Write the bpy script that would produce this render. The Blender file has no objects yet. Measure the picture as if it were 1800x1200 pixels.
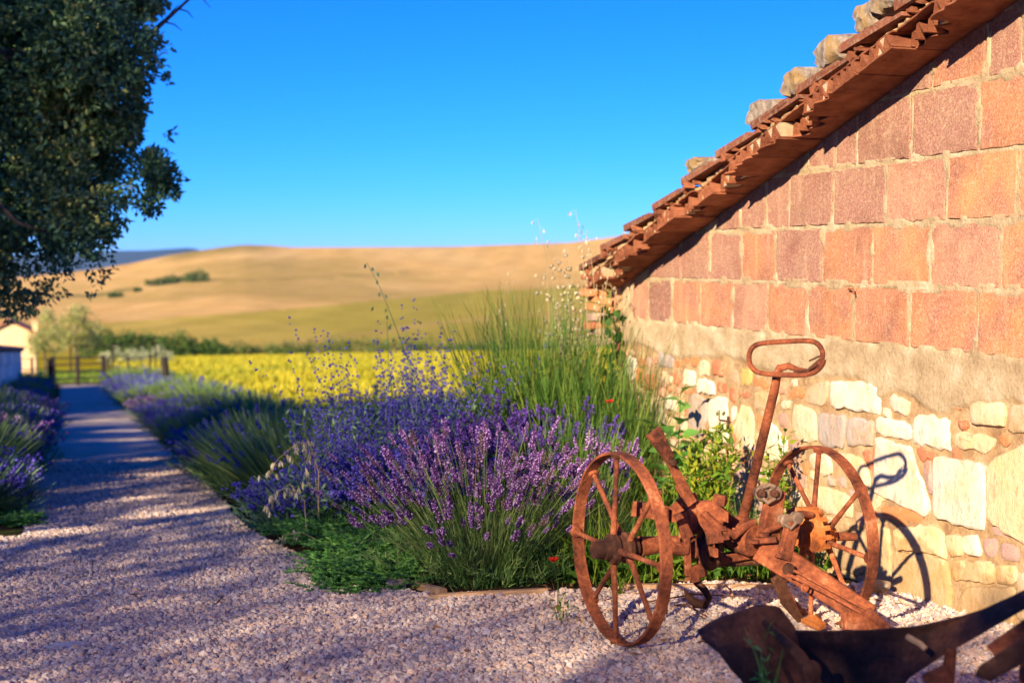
# Gravel lane beside a stone shed, lavender borders, rusted farm tools, rolling fields behind.
# World: +Y runs along the lane and the shed wall, +X to the right, metres.
import bpy, bmesh, math, random
import numpy as np
from mathutils import Vector, Matrix, noise as mnoise
R = random.Random(7)
rng = np.random.default_rng(7)
PI = math.pi
scn = bpy.context.scene
COL = scn.collection

# ------------------------------------------------------------------ camera
cam_d = bpy.data.cameras.new("camera")
cam = bpy.data.objects.new("camera", cam_d)
COL.objects.link(cam)
cam.location = (0, 0, 1.33)
cam.rotation_euler = (math.radians(90 - 3.319), 0, math.radians(-17.28))
cam_d.lens = 50
cam_d.sensor_width = 36
cam_d.clip_end = 30000
cam_d.clip_start = 0.05
cam_d.dof.use_dof = True
cam_d.dof.focus_distance = 5.15
cam_d.dof.aperture_fstop = 2.8
scn.camera = cam

# ------------------------------------------------------------------ sky and sun
SKY_GRADE = [(0.040, 2.12), (0.335, 1.12), (0.84, 1.0)]   # gain, contrast of red, green, blue: the photograph's deep saturated blue
SUN_EL, SUN_AZ = 21.5, 44.2      # elevation; heading in which the light travels, clockwise from +Y
world = bpy.data.worlds.new("World")
scn.world = world
world.use_nodes = True
wn = world.node_tree
wn.nodes.clear()
sky = wn.nodes.new("ShaderNodeTexSky")
sky.sky_type = 'NISHITA'
sky.sun_disc = False
sky.sun_elevation = math.radians(SUN_EL)
sky.sun_rotation = math.radians(SUN_AZ + 180)
sky.altitude = 400
sky.air_density = 0.8
sky.dust_density = 0.0
sky.ozone_density = 8.0
bg = wn.nodes.new("ShaderNodeBackground")
bg.inputs['Strength'].default_value = 0.118
wo = wn.nodes.new("ShaderNodeOutputWorld")
sep = wn.nodes.new("ShaderNodeSeparateColor"); comb = wn.nodes.new("ShaderNodeCombineColor")
wn.links.new(sky.outputs[0], sep.inputs[0])
for ch, (gain, power) in enumerate(SKY_GRADE):
    pw_ = wn.nodes.new("ShaderNodeMath"); pw_.operation = 'POWER'; pw_.inputs[1].default_value = power
    ml = wn.nodes.new("ShaderNodeMath"); ml.operation = 'MULTIPLY'; ml.inputs[1].default_value = gain
    wn.links.new(sep.outputs[ch], pw_.inputs[0]); wn.links.new(pw_.outputs[0], ml.inputs[0]); wn.links.new(ml.outputs[0], comb.inputs[ch])
wn.links.new(comb.outputs[0], bg.inputs['Color'])
wn.links.new(bg.outputs[0], wo.inputs['Surface'])

sd = bpy.data.lights.new("sun", 'SUN')
sd.energy = 5.0
sd.angle = math.radians(0.55)
sd.color = (1.0, 0.80, 0.54)
sun = bpy.data.objects.new("sun", sd)
COL.objects.link(sun)
LD = Vector((math.sin(math.radians(SUN_AZ)) * math.cos(math.radians(SUN_EL)),
             math.cos(math.radians(SUN_AZ)) * math.cos(math.radians(SUN_EL)),
             -math.sin(math.radians(SUN_EL))))
sun.rotation_euler = LD.to_track_quat('-Z', 'Y').to_euler()
sun.location = (-10, -8, 12)

vs = scn.view_settings
scn.display_settings.display_device = 'sRGB'
vs.view_transform = 'Standard'
vs.look = 'None'
vs.gamma = 1
vs.use_curve_mapping = False
vs.exposure = 1.24
scn.cycles.max_bounces = 7
scn.cycles.transparent_max_bounces = 4
scn.cycles.use_denoising = True

# ------------------------------------------------------------------ helpers
def put(o, parent=None):
    COL.objects.link(o)
    if parent is not None:
        o.parent = parent
    return o

def tag(o, label, cat, group=None, kind=None):
    if label: o['label'] = label
    if cat: o['category'] = cat
    if group: o['group'] = group
    if kind: o['kind'] = kind
    return o

def thing(name, label, cat, loc=(0, 0, 0), group=None):
    o = bpy.data.objects.new(name, None)
    o.location = loc
    o.empty_display_size = 0.1
    COL.objects.link(o)
    return tag(o, label, cat, group)

def wloc(o):
    v = Vector((0, 0, 0))
    while o is not None:
        v += Vector(o.location)
        o = o.parent
    return v

class MB:
    """Collects faces, then links them as one mesh object."""
    def __init__(s):
        s.v = []; s.f = []; s.m = []
    def add(s, vs_, fs_, m=0):
        b = len(s.v)
        s.v += [tuple(p) for p in vs_]
        s.f += [tuple(b + i for i in f) for f in fs_]
        s.m += [m] * len(fs_)
    def box(s, c, size, rot=None, m=0):
        hx, hy, hz = [q / 2 for q in size]
        P = [Vector((x, y, z)) for x in (-hx, hx) for y in (-hy, hy) for z in (-hz, hz)]
        if rot is not None: P = [rot @ p for p in P]
        c = Vector(c)
        s.add([p + c for p in P], [(0, 1, 3, 2), (4, 6, 7, 5), (0, 4, 5, 1), (2, 3, 7, 6), (0, 2, 6, 4), (1, 5, 7, 3)], m)
    def bar(s, p0, p1, w, t, side=(0, 0, 1), w1=None, m=0, bev=0.15):
        """flat bar from p0 to p1; w along side, t across; chamfered section"""
        p0 = Vector(p0); p1 = Vector(p1); d = (p1 - p0).normalized()
        sd_ = Vector(side); sd_ = (sd_ - d * sd_.dot(d)).normalized(); n = d.cross(sd_)
        w1 = w if w1 is None else w1
        b = bev * min(w, t)
        vs_ = []
        for p, ww in ((p0, w), (p1, w1)):
            a, c = ww / 2, t / 2
            for (x, y) in ((a - b, c), (a, c - b), (a, -c + b), (a - b, -c), (-a + b, -c), (-a, -c + b), (-a, c - b), (-a + b, c)):
                vs_.append(p + sd_ * x + n * y)
        fs_ = [(i, (i + 1) % 8, 8 + (i + 1) % 8, 8 + i) for i in range(8)] + [tuple(range(7, -1, -1)), tuple(range(8, 16))]
        s.add(vs_, fs_, m)
    def tube(s, pts, r, n=10, m=0, closed=False):
        pts = [Vector(p) for p in pts]
        N = len(pts)
        rr = r if hasattr(r, '__len__') else [r] * N
        up = None; rings = []
        for i, p in enumerate(pts):
            if closed: d = pts[(i + 1) % N] - pts[i - 1]
            else: d = pts[min(i + 1, N - 1)] - pts[max(i - 1, 0)]
            d = d.normalized() if d.length > 1e-9 else Vector((0, 0, 1))
            if up is None:
                up = d.orthogonal().normalized()
            up = (up - d * up.dot(d))
            up = up.normalized() if up.length > 1e-6 else d.orthogonal().normalized()
            q = d.cross(up)
            rings.append([p + (up * math.cos(2 * PI * k / n) + q * math.sin(2 * PI * k / n)) * rr[i] for k in range(n)])
        vs_ = [v for g in rings for v in g]
        fs_ = []
        for i in range(N if closed else N - 1):
            j = (i + 1) % N
            for k in range(n):
                fs_.append((i * n + k, i * n + (k + 1) % n, j * n + (k + 1) % n, j * n + k))
        if not closed:
            fs_ += [tuple(range(n - 1, -1, -1)), tuple((N - 1) * n + k for k in range(n))]
        s.add(vs_, fs_, m)
    def lathe(s, c, axis, prof, n=32, m=0, closed=False):
        """prof: (along axis, radius)"""
        c = Vector(c); a = Vector(axis).normalized(); u = a.orthogonal().normalized()
        if abs(a.z) < 0.9:
            u = (Vector((0, 0, 1)) - a * a.z).normalized()
        w = a.cross(u)
        vs_ = []
        for (h, r) in prof:
            for k in range(n):
                t = 2 * PI * k / n
                vs_.append(c + a * h + (u * math.cos(t) + w * math.sin(t)) * r)
        P = len(prof); fs_ = []
        for i in range(P if closed else P - 1):
            j = (i + 1) % P
            for k in range(n):
                fs_.append((i * n + k, i * n + (k + 1) % n, j * n + (k + 1) % n, j * n + k))
        if not closed:
            fs_ += [tuple(range(n - 1, -1, -1)), tuple((P - 1) * n + k for k in range(n))]
        s.add(vs_, fs_, m)
    def prism(s, poly, nvec, t, m=0):
        """poly: 3D points of a flat outline, thickened by t along nvec"""
        nv = Vector(nvec).normalized() * t
        a = [Vector(p) for p in poly]; n = len(a)
        s.add(a + [p + nv for p in a], [tuple(range(n - 1, -1, -1)), tuple(range(n, 2 * n))] + [(i, (i + 1) % n, n + (i + 1) % n, n + i) for i in range(n)], m)
    def build(s, name, mats, parent=None, smooth=False, kind=None, rough=0.0, off=None):
        o0 = wloc(parent) if off is None else Vector(off)
        me = bpy.data.meshes.new(name)
        vv = [Vector(p) for p in s.v]
        if rough:
            vv = [p + mnoise.noise_vector(p * 9) * rough + mnoise.noise_vector(p * 45) * rough * 0.4 for p in vv]
        me.from_pydata([tuple(p - o0) for p in vv], [], s.f)
        if not isinstance(mats, (list, tuple)): mats = [mats]
        for mm in mats: me.materials.append(mm)
        if len(mats) > 1: me.polygons.foreach_set('material_index', s.m)
        bm = bmesh.new(); bm.from_mesh(me); bmesh.ops.recalc_face_normals(bm, faces=bm.faces[:]); bm.to_mesh(me); bm.free()
        if smooth:
            me.polygons.foreach_set('use_smooth', [True] * len(me.polygons))
            try: me.set_sharp_from_angle(angle=math.radians(40))
            except Exception: pass
        me.update()
        o = bpy.data.objects.new(name, me)
        if kind: o['kind'] = kind
        return put(o, parent)

class NP:
    """numpy face soup for foliage; every piece carries a random number 'rnd'"""
    def __init__(s): s.V = []; s.F = []; s.r = []; s.mi = []; s.n = 0
    def add(s, v, f, rnd, mi=0):
        v = np.asarray(v, dtype=np.float32).reshape(-1, 3)
        f = np.asarray(f, dtype=np.int64)
        s.V.append(v); s.F.append(f + s.n); s.r.append(np.asarray(rnd, dtype=np.float32).reshape(-1)); s.mi.append(np.full(len(f), mi)); s.n += len(v)
    def mesh(s, name, mats, smooth=False):
        me = bpy.data.meshes.new(name)
        V = np.concatenate(s.V); r = np.concatenate(s.r)
        me.vertices.add(len(V)); me.vertices.foreach_set('co', V.ravel())
        loops = np.concatenate([f.ravel() for f in s.F])
        sizes = np.concatenate([np.full(len(f), f.shape[1]) for f in s.F])
        starts = np.concatenate([[0], np.cumsum(sizes)[:-1]])
        me.loops.add(len(loops)); me.loops.foreach_set('vertex_index', loops.astype(np.int32))
        me.polygons.add(len(sizes)); me.polygons.foreach_set('loop_start', starts.astype(np.int32))
        me.polygons.foreach_set('loop_total', sizes.astype(np.int32))
        if not isinstance(mats, (list, tuple)): mats = [mats]
        for mm in mats: me.materials.append(mm)
        if len(mats) > 1: me.polygons.foreach_set('material_index', np.concatenate(s.mi).astype(np.int32))
        at = me.attributes.new('rnd', 'FLOAT', 'POINT'); at.data.foreach_set('value', r)
        me.update(calc_edges=True)
        if smooth: me.polygons.foreach_set('use_smooth', np.ones(len(sizes), dtype=bool))
        return me
    def build(s, name, mats, parent=None, kind=None, loc=None, smooth=False):
        o = bpy.data.objects.new(name, s.mesh(name, mats, smooth))
        if loc is not None: o.location = loc
        if kind: o['kind'] = kind
        return put(o, parent)

def unit(a):
    return a / np.maximum(np.linalg.norm(a, axis=-1, keepdims=True), 1e-9)

def ribbons(acc, base, d, L, w, bend, K=3, rnd=None, mi=0, taper=0.2):
    """thin curved blades. base,d,bend (N,3); L,w (N,)"""
    N = len(base)
    L = np.broadcast_to(L, (N,)); w = np.broadcast_to(w, (N,))
    side = unit(np.cross(d, unit(rng.normal(size=(N, 3)))))
    t = np.linspace(0, 1, K + 1)
    P = base[:, None] + d[:, None] * (L[:, None] * t)[..., None] + bend[:, None] * (t ** 2)[None, :, None] * L[:, None, None]
    ww = (w[:, None] * (1 - (1 - taper) * t ** 2)[None])[..., None] * 0.5
    V = np.stack([P - side[:, None] * ww, P + side[:, None] * ww], axis=2).reshape(N, -1, 3)
    k = np.arange(K)
    q = np.stack([2 * k, 2 * k + 1, 2 * k + 3, 2 * k + 2], axis=1)
    F = (np.arange(N)[:, None, None] * (2 * (K + 1)) + q[None]).reshape(-1, 4)
    if rnd is None: rnd = rng.random(N)
    acc.add(V, F, np.repeat(rnd, 2 * (K + 1)), mi)
    return P  # (N,K+1,3)

def leaves(acc, p, d, L, w, rnd=None, mi=0, fold=0.25):
    """pointed leaves of two folded triangles pairs"""
    N = len(p)
    L = np.broadcast_to(L, (N,))[:, None]; w = np.broadcast_to(w, (N,))[:, None]
    d = unit(d); up = unit(rng.normal(size=(N, 3)) + np.array([0, 0, 1.0]))
    s_ = unit(np.cross(d, up)); u = np.cross(s_, d)
    a = p; b = p + d * L * 0.45 + s_ * w * 0.5 + u * w * fold; c = p + d * L; e = p + d * L * 0.45 - s_ * w * 0.5 + u * w * fold
    V = np.stack([a, b, c, e], axis=1)
    i = np.arange(N)[:, None] * 4
    F = np.concatenate([i + np.array([[0, 1, 2]]), i + np.array([[0, 2, 3]])])
    if rnd is None: rnd = rng.random(N)
    acc.add(V, F, np.repeat(rnd, 4), mi)

def buds(acc, p, size, rnd=None, mi=0):
    """small four-faced buds"""
    N = len(p)
    size = np.broadcast_to(size, (N,))[:, None, None]
    T = np.array([[1, 1, 1], [-1, -1, 1], [-1, 1, -1], [1, -1, -1]]) * 0.6
    q = unit(rng.normal(size=(N, 4))); w, x, y, z = q.T
    M = np.stack([1 - 2 * (y * y + z * z), 2 * (x * y - z * w), 2 * (x * z + y * w), 2 * (x * y + z * w), 1 - 2 * (x * x + z * z), 2 * (y * z - x * w), 2 * (x * z - y * w), 2 * (y * z + x * w), 1 - 2 * (x * x + y * y)], axis=1).reshape(N, 3, 3)
    V = p[:, None] + np.einsum('nij,kj->nki', M, T) * size
    i = np.arange(N)[:, None] * 4
    F = np.concatenate([i + np.array([[a, b, c]]) for a, b, c in ((0, 1, 2), (0, 3, 1), (0, 2, 3), (1, 3, 2))])
    if rnd is None: rnd = rng.random(N)
    acc.add(V, F, np.repeat(rnd, 4), mi)

# value noise on a lattice, numpy
_perm = rng.random((64, 64, 64)).astype(np.float32)
def vnoise(x, y, z=0.0):
    x, y, z = np.broadcast_arrays(np.asarray(x, float), np.asarray(y, float), np.asarray(z, float))
    xi, yi, zi = np.floor(x).astype(int), np.floor(y).astype(int), np.floor(z).astype(int)
    fx, fy, fz = x - xi, y - yi, z - zi
    fx, fy, fz = [f * f * (3 - 2 * f) for f in (fx, fy, fz)]
    o = 0
    for a in (0, 1):
        for b in (0, 1):
            for c in (0, 1):
                o = o + _perm[(xi + a) % 64, (yi + b) % 64, (zi + c) % 64] * np.where(a, fx, 1 - fx) * np.where(b, fy, 1 - fy) * np.where(c, fz, 1 - fz)
    return o * 2 - 1
def fbm(x, y, z=0.0, o=4):
    s, a = 0, 0.5
    for k in range(o):
        s = s + a * vnoise(x * 2 ** k + 11.3 * k, y * 2 ** k + 5.1 * k, np.asarray(z) * 2 ** k); a *= 0.5
    return s
def sstep(a, b, x):
    t = np.clip((x - a) / (b - a), 0, 1)
    return t * t * (3 - 2 * t)

# ------------------------------------------------------------------ materials
class M:
    def __init__(s, name):
        s.mat = bpy.data.materials.new(name); s.mat.use_nodes = True
        s.t = s.mat.node_tree; s.t.nodes.clear()
        s.out = s.n('OutputMaterial'); s.b = s.n('BsdfPrincipled')
        s.l(s.b.outputs[0], s.out.inputs['Surface'])
        s.b.inputs['Specular IOR Level'].default_value = 0.25
    def n(s, k, **kw):
        nd = s.t.nodes.new('ShaderNode' + k)
        for a, v in kw.items(): setattr(nd, a, v)
        return nd
    def l(s, a, b): s.t.links.new(a, b)
    def pos(s): return s.n('NewGeometry').outputs['Position']
    def obj(s): return s.n('TexCoord').outputs['Object']
    def noise(s, co, scale, detail=4, rough=0.55, vec=None):
        nd = s.n('TexNoise'); nd.inputs['Scale'].default_value = scale
        nd.inputs['Detail'].default_value = detail; nd.inputs['Roughness'].default_value = rough
        if vec:
            mp = s.n('Mapping'); mp.inputs['Scale'].default_value = vec; s.l(co, mp.inputs['Vector']); co = mp.outputs[0]
        s.l(co, nd.inputs['Vector']); return nd.outputs['Fac']
    def ramp(s, f, stops):
        r = s.n('ValToRGB'); e = r.color_ramp.elements
        while len(e) < len(stops): e.new(0.5)
        for q, (p, c) in zip(e, stops): q.position = p; q.color = (*c, 1) if len(c) == 3 else c
        s.l(f, r.inputs[0]); return r.outputs[0]
    def mix(s, a, b, f, mode='MIX'):
        x = s.n('Mix', data_type='RGBA', blend_type=mode)
        for sock, v in ((x.inputs[0], f), (x.inputs[6], a), (x.inputs[7], b)):
            if hasattr(v, 'links') or hasattr(v, 'is_output'): s.l(v, sock)
            else: sock.default_value = v if isinstance(v, (int, float)) else (*v, 1)
        return x.outputs[2]
    def base(s, c):
        if hasattr(c, 'is_output'): s.l(c, s.b.inputs['Base Color'])
        else: s.b.inputs['Base Color'].default_value = (*c, 1)
    def bump(s, f, strength=0.5, dist=0.01):
        b = s.n('Bump'); b.inputs['Strength'].default_value = strength; b.inputs['Distance'].default_value = dist
        s.l(f, b.inputs['Height']); s.l(b.outputs[0], s.b.inputs['Normal'])
    def add(s, a, b, k=1.0):
        m_ = s.n('Math', operation='MULTIPLY_ADD'); s.l(b, m_.inputs[0]); m_.inputs[1].default_value = k; s.l(a, m_.inputs[2]); return m_.outputs[0]
    def rough(s, v): s.b.inputs['Roughness'].default_value = v

def mat_rust(name, cols, rough=0.88):
    m = M(name); p = m.pos()
    a = m.noise(p, 9, 6, 0.65); b = m.noise(p, 70, 5, 0.7); c = m.noise(p, 420, 2)
    f = m.add(a, b, 0.5); f = m.add(f, c, 0.16)
    oi = m.n('ObjectInfo')
    m.base(m.mix(m.ramp(f, [(0.65, cols[0]), (0.80, cols[1]), (0.94, cols[2]), (1.0, cols[3])]), m.ramp(m.add(m.noise(p, 5, 4, .7), oi.outputs['Random'], 0.35), [(0.42, (0.50, 0.46, 0.48)), (0.62, (1, 1, 1)), (0.85, (1.0, 1.0, 1.0))]), 1.0, 'MULTIPLY'))
    m.rough(rough); m.bump(m.add(b, c, 0.5), 0.7, 0.006)
    return m.mat
RUST = mat_rust('rust', [(0.06, 0.02, 0.012), (0.20, 0.055, 0.025), (0.34, 0.10, 0.04), (0.46, 0.19, 0.09)])
RUST_OR = mat_rust('rust_orange', [(0.18, 0.05, 0.016), (0.42, 0.125, 0.03), (0.52, 0.18, 0.045), (0.58, 0.26, 0.10)])
RUST_DK = mat_rust('rust_dark', [(0.035, 0.014, 0.010), (0.075, 0.028, 0.016), (0.13, 0.05, 0.026), (0.24, 0.10, 0.05)], 0.75)
STEEL = mat_rust('worn_steel', [(0.07, 0.045, 0.035), (0.15, 0.10, 0.075), (0.24, 0.15, 0.10), (0.34, 0.24, 0.17)], 0.55)

def mat_leaf(name, cols, trans=0.35, rough=0.55):
    m = M(name); at = m.n('Attribute', attribute_name='rnd')
    c = m.ramp(at.outputs['Fac'], [(i / (len(cols) - 1), q) for i, q in enumerate(cols)])
    m.base(c); m.rough(rough)
    tr = m.n('BsdfTranslucent'); m.l(c, tr.inputs[0])
    mx = m.n('MixShader'); mx.inputs[0].default_value = trans
    m.l(m.b.outputs[0], mx.inputs[1]); m.l(tr.outputs[0], mx.inputs[2]); m.l(mx.outputs[0], m.out.inputs['Surface'])
    return m.mat
L_OAK = mat_leaf('oak_leaf', [(0.045, 0.11, 0.065), (0.10, 0.22, 0.11), (0.20, 0.34, 0.13), (0.46, 0.44, 0.14)], 0.25, 0.45)
L_LAV = mat_leaf('lavender_stem', [(0.07, 0.14, 0.045), (0.13, 0.23, 0.06), (0.22, 0.33, 0.10), (0.36, 0.40, 0.15)], 0.35)
L_LAVG = mat_leaf('lavender_grey_leaf', [(0.09, 0.19, 0.10), (0.17, 0.31, 0.16), (0.30, 0.44, 0.25)], 0.3)
F_LAV = mat_leaf('lavender_flower', [(0.15, 0.08, 0.12), (0.20, 0.07, 0.30), (0.36, 0.14, 0.54), (0.56, 0.32, 0.74), (0.74, 0.55, 0.84)], 0.3)
F_BLUE = mat_leaf('blue_flower', [(0.07, 0.05, 0.38), (0.13, 0.10, 0.58), (0.24, 0.19, 0.74)], 0.3)
F_VIO = mat_leaf('violet_flower', [(0.05, 0.02, 0.18), (0.10, 0.045, 0.34), (0.18, 0.09, 0.46)], 0.3)
L_GREEN = mat_leaf('fresh_leaf', [(0.05, 0.13, 0.015), (0.11, 0.23, 0.02), (0.22, 0.34, 0.03), (0.40, 0.42, 0.04)], 0.45)
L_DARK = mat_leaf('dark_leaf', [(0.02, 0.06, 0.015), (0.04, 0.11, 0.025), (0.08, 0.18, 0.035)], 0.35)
L_BROOM = mat_leaf('broom_stem', [(0.03, 0.08, 0.018), (0.06, 0.15, 0.025), (0.13, 0.25, 0.04), (0.30, 0.36, 0.06)], 0.35)
L_JUN = mat_leaf('creeper_leaf', [(0.05, 0.18, 0.035), (0.12, 0.33, 0.06), (0.24, 0.48, 0.11)], 0.35)
L_DRY = mat_leaf('dry_straw', [(0.52, 0.42, 0.22), (0.72, 0.62, 0.38), (0.85, 0.78, 0.58)], 0.35)
L_OLIVE = mat_leaf('olive_leaf', [(0.30, 0.34, 0.10), (0.48, 0.50, 0.17), (0.66, 0.62, 0.28)], 0.45)
L_SILVER = mat_leaf('silver_leaf', [(0.30, 0.36, 0.18), (0.46, 0.50, 0.28), (0.60, 0.60, 0.38)], 0.3)
L_YEL = mat_leaf('field_flower', [(0.30, 0.34, 0.03), (0.39, 0.38, 0.025), (0.48, 0.43, 0.02), (0.55, 0.47, 0.03)], 0.4)
L_RED = mat_leaf('poppy_petal', [(0.55, 0.02, 0.01), (0.75, 0.06, 0.02)], 0.4)
L_HEDGE = mat_leaf('hedgerow_leaf', [(0.03, 0.07, 0.015), (0.07, 0.14, 0.025), (0.14, 0.22, 0.04)], 0.3)
L_BROWN = mat_leaf('dead_leaf', [(0.14, 0.06, 0.03), (0.26, 0.12, 0.05), (0.36, 0.20, 0.09)], 0.15, 0.8)

def mat_bark():
    m = M('bark'); p = m.obj(); a = m.noise(p, 12, 6, 0.6, (3, 3, 0.6))
    m.base(m.ramp(a, [(0.3, (0.05, 0.035, 0.025)), (0.7, (0.16, 0.12, 0.09))])); m.rough(0.95); m.bump(a, 0.8, 0.02); return m.mat
BARK = mat_bark()

def mat_wood(name, a_, b_, sc=(1, 12, 12)):
    m = M(name); p = m.obj(); f = m.noise(p, 6, 6, 0.6, sc); g = m.noise(p, 60, 4)
    m.base(m.mix(m.ramp(f, [(0.3, a_), (0.7, b_)]), (0.15, 0.1, 0.08), m.ramp(g, [(0.55, (0, 0, 0)), (0.9, (0.7, 0.7, 0.7))])))
    m.rough(0.85); m.bump(m.add(f, g, 0.4), 0.5, 0.006); return m.mat
WOOD = mat_wood('weathered_board', (0.30, 0.17, 0.09), (0.52, 0.33, 0.18))
WOOD_DK = mat_wood('fence_wood', (0.014, 0.012, 0.013), (0.035, 0.028, 0.025), (8, 8, 1))  # albedo lowered so that gate and fence wood reads as shaded

def mat_block():
    m = M('fired_block'); p = m.pos(); oi = m.n('ObjectInfo')
    big = m.noise(p, 5, 3); fine = m.noise(p, 130, 4, 0.8); mid = m.noise(p, 40, 4, 0.6)
    c = m.mix(oi.outputs['Color'], (0.30, 0.13, 0.105), m.ramp(big, [(0.40, (0, 0, 0)), (0.66, (0.75, 0.75, 0.75))]))
    c = m.mix(c, (0.80, 0.52, 0.35), m.ramp(fine, [(0.48, (0, 0, 0)), (0.70, (0.6, 0.6, 0.6))]))
    c = m.mix(c, (0.45, 0.35, 0.36), m.ramp(fine, [(0.30, (0.85, 0.85, 0.85)), (0.45, (0, 0, 0))]), 'MULTIPLY')
    c = m.mix(c, (0.62, 0.47, 0.30), m.ramp(mid, [(0.56, (0, 0, 0)), (0.78, (0.7, 0.7, 0.7))]))
    drip = m.noise(p, 16, 4, 0.6, (1, 1, 0.14)); c = m.mix(c, (0.64, 0.46, 0.30), m.ramp(drip, [(0.56, (0, 0, 0)), (0.76, (0.34, 0.34, 0.34))]))
    dirt = m.noise(p, 3.2, 5, 0.65); c = m.mix(c, (0.62, 0.55, 0.52), m.ramp(dirt, [(0.50, (0, 0, 0)), (0.70, (0.7, 0.7, 0.7))]), 'MULTIPLY')
    m.base(c); m.rough(0.95); m.bump(m.add(fine, mid, 0.6), 0.8, 0.004); return m.mat
BLOCK = mat_block()

def mat_stone():
    m = M('wall_stone'); p = m.pos(); oi = m.n('ObjectInfo')
    a = m.noise(p, 7, 5, 0.6); b = m.noise(p, 26, 5, 0.65, (1, 1.25, 0.8)); c = m.noise(p, 170, 4, 0.7)
    col = m.mix(oi.outputs['Color'], (1.0, 0.80, 0.50), m.ramp(a, [(0.44, (0, 0, 0)), (0.72, (0.85, 0.85, 0.85))]), 'MULTIPLY')
    col = m.mix(col, (0.62, 0.42, 0.27), m.ramp(b, [(0.55, (0, 0, 0)), (0.72, (0.6, 0.6, 0.6))]), 'MULTIPLY')
    col = m.mix(col, (0.5, 0.4, 0.33), m.ramp(c, [(0.28, (0.7, 0.7, 0.7)), (0.42, (0, 0, 0))]), 'MULTIPLY')
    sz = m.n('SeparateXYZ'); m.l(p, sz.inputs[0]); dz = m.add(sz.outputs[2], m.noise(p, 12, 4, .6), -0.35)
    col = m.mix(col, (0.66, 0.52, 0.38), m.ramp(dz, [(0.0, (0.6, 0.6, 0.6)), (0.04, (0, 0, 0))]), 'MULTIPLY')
    m.base(col); m.rough(0.9); m.bump(m.add(b, c, 0.5), 0.75, 0.013); return m.mat
STONE = mat_stone()

def mat_brickc():
    m = M('wall_brick'); p = m.pos(); oi = m.n('ObjectInfo')
    a = m.noise(p, 18, 5, 0.6); c = m.noise(p, 200, 3, 0.7)
    col = m.mix(oi.outputs['Color'], (0.66, 0.46, 0.27), m.ramp(a, [(0.52, (0, 0, 0)), (0.75, (0.75, 0.75, 0.75))]))
    col = m.mix(col, (0.5, 0.4, 0.4), m.ramp(c, [(0.32, (0.7, 0.7, 0.7)), (0.48, (0, 0, 0))]), 'MULTIPLY')
    m.base(col); m.rough(0.95); m.bump(m.add(a, c, 0.4), 0.6, 0.006); return m.mat
BRICK = mat_brickc()

def mat_mortar():
    m = M('mortar'); p = m.pos(); at = m.n('Attribute', attribute_name='rnd')
    a = m.noise(p, 9, 5, 0.6); b = m.noise(p, 60, 5, 0.7); c = m.noise(p, 300, 3, 0.7)
    lo = m.ramp(m.add(a, b, 0.4), [(0.5, (0.34, 0.20, 0.10)), (0.75, (0.54, 0.37, 0.20)), (0.95, (0.66, 0.51, 0.32))])
    hi = m.ramp(m.add(a, b, 0.4), [(0.5, (0.40, 0.29, 0.17)), (0.72, (0.55, 0.42, 0.26)), (0.95, (0.70, 0.59, 0.42))])
    col = m.mix(lo, hi, at.outputs['Fac'])
    col = m.mix(col, (0.30, 0.24, 0.2), m.ramp(b, [(0.26, (0.9, 0.9, 0.9)), (0.36, (0, 0, 0))]), 'MULTIPLY')
    m.base(col); m.rough(0.97); m.bump(m.add(b, c, 0.5), 0.9, 0.012); return m.mat
MORTAR = mat_mortar()

def mat_tile(name, a_, b_, lich=0.0):
    m = M(name); p = m.pos(); oi = m.n('ObjectInfo')
    a = m.noise(p, 14, 5, 0.6); b = m.noise(p, 60, 3, 0.6, (0.15, 6, 6)); c = m.noise(p, 45, 5, 0.65)
    col = m.ramp(m.add(a, b, 0.35), [(0.45, a_), (0.85, b_)])
    col = m.mix(col, (0.55, 0.5, 0.5), m.ramp(oi.outputs['Random'], [(0.2, (0.7, 0.7, 0.7)), (0.7, (0, 0, 0))]), 'MULTIPLY')
    if lich: col = m.mix(col, (0.42, 0.36, 0.27), m.ramp(c, [(0.5, (0, 0, 0)), (0.66, (lich, lich, lich))]))
    m.base(col); m.rough(0.9); m.bump(m.add(b, c, 0.6), 0.9, 0.012); return m.mat
TILE = mat_tile('clay_tile', (0.26, 0.075, 0.035), (0.52, 0.20, 0.10))
TILE_OLD = mat_tile('old_roof_tile', (0.24, 0.075, 0.045), (0.46, 0.17, 0.09), 0.7)

def mat_rock():
    m = M('lichen_rock'); p = m.pos()
    a = m.noise(p, 11, 5, 0.6); b = m.noise(p, 30, 4, 0.6); c = m.noise(p, 150, 3)
    col = m.ramp(b, [(0.3, (0.13, 0.10, 0.08)), (0.55, (0.28, 0.23, 0.19)), (0.75, (0.46, 0.42, 0.37))])
    col = m.mix(col, (0.30, 0.19, 0.07), m.ramp(a, [(0.48, (0, 0, 0)), (0.60, (0.8, 0.8, 0.8))]))
    m.base(col); m.rough(0.95); m.bump(m.add(b, c, 0.4), 0.9, 0.012); return m.mat
ROCK = mat_rock()

def mat_plain(name, c1, c2, scale=8, rough=0.9, bump=0.3, dist=0.01):
    m = M(name); f = m.noise(m.pos(), scale, 5, 0.6)
    m.base(m.ramp(f, [(0.3, c1), (0.7, c2)])); m.rough(rough); m.bump(f, bump, dist); return m.mat

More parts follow.
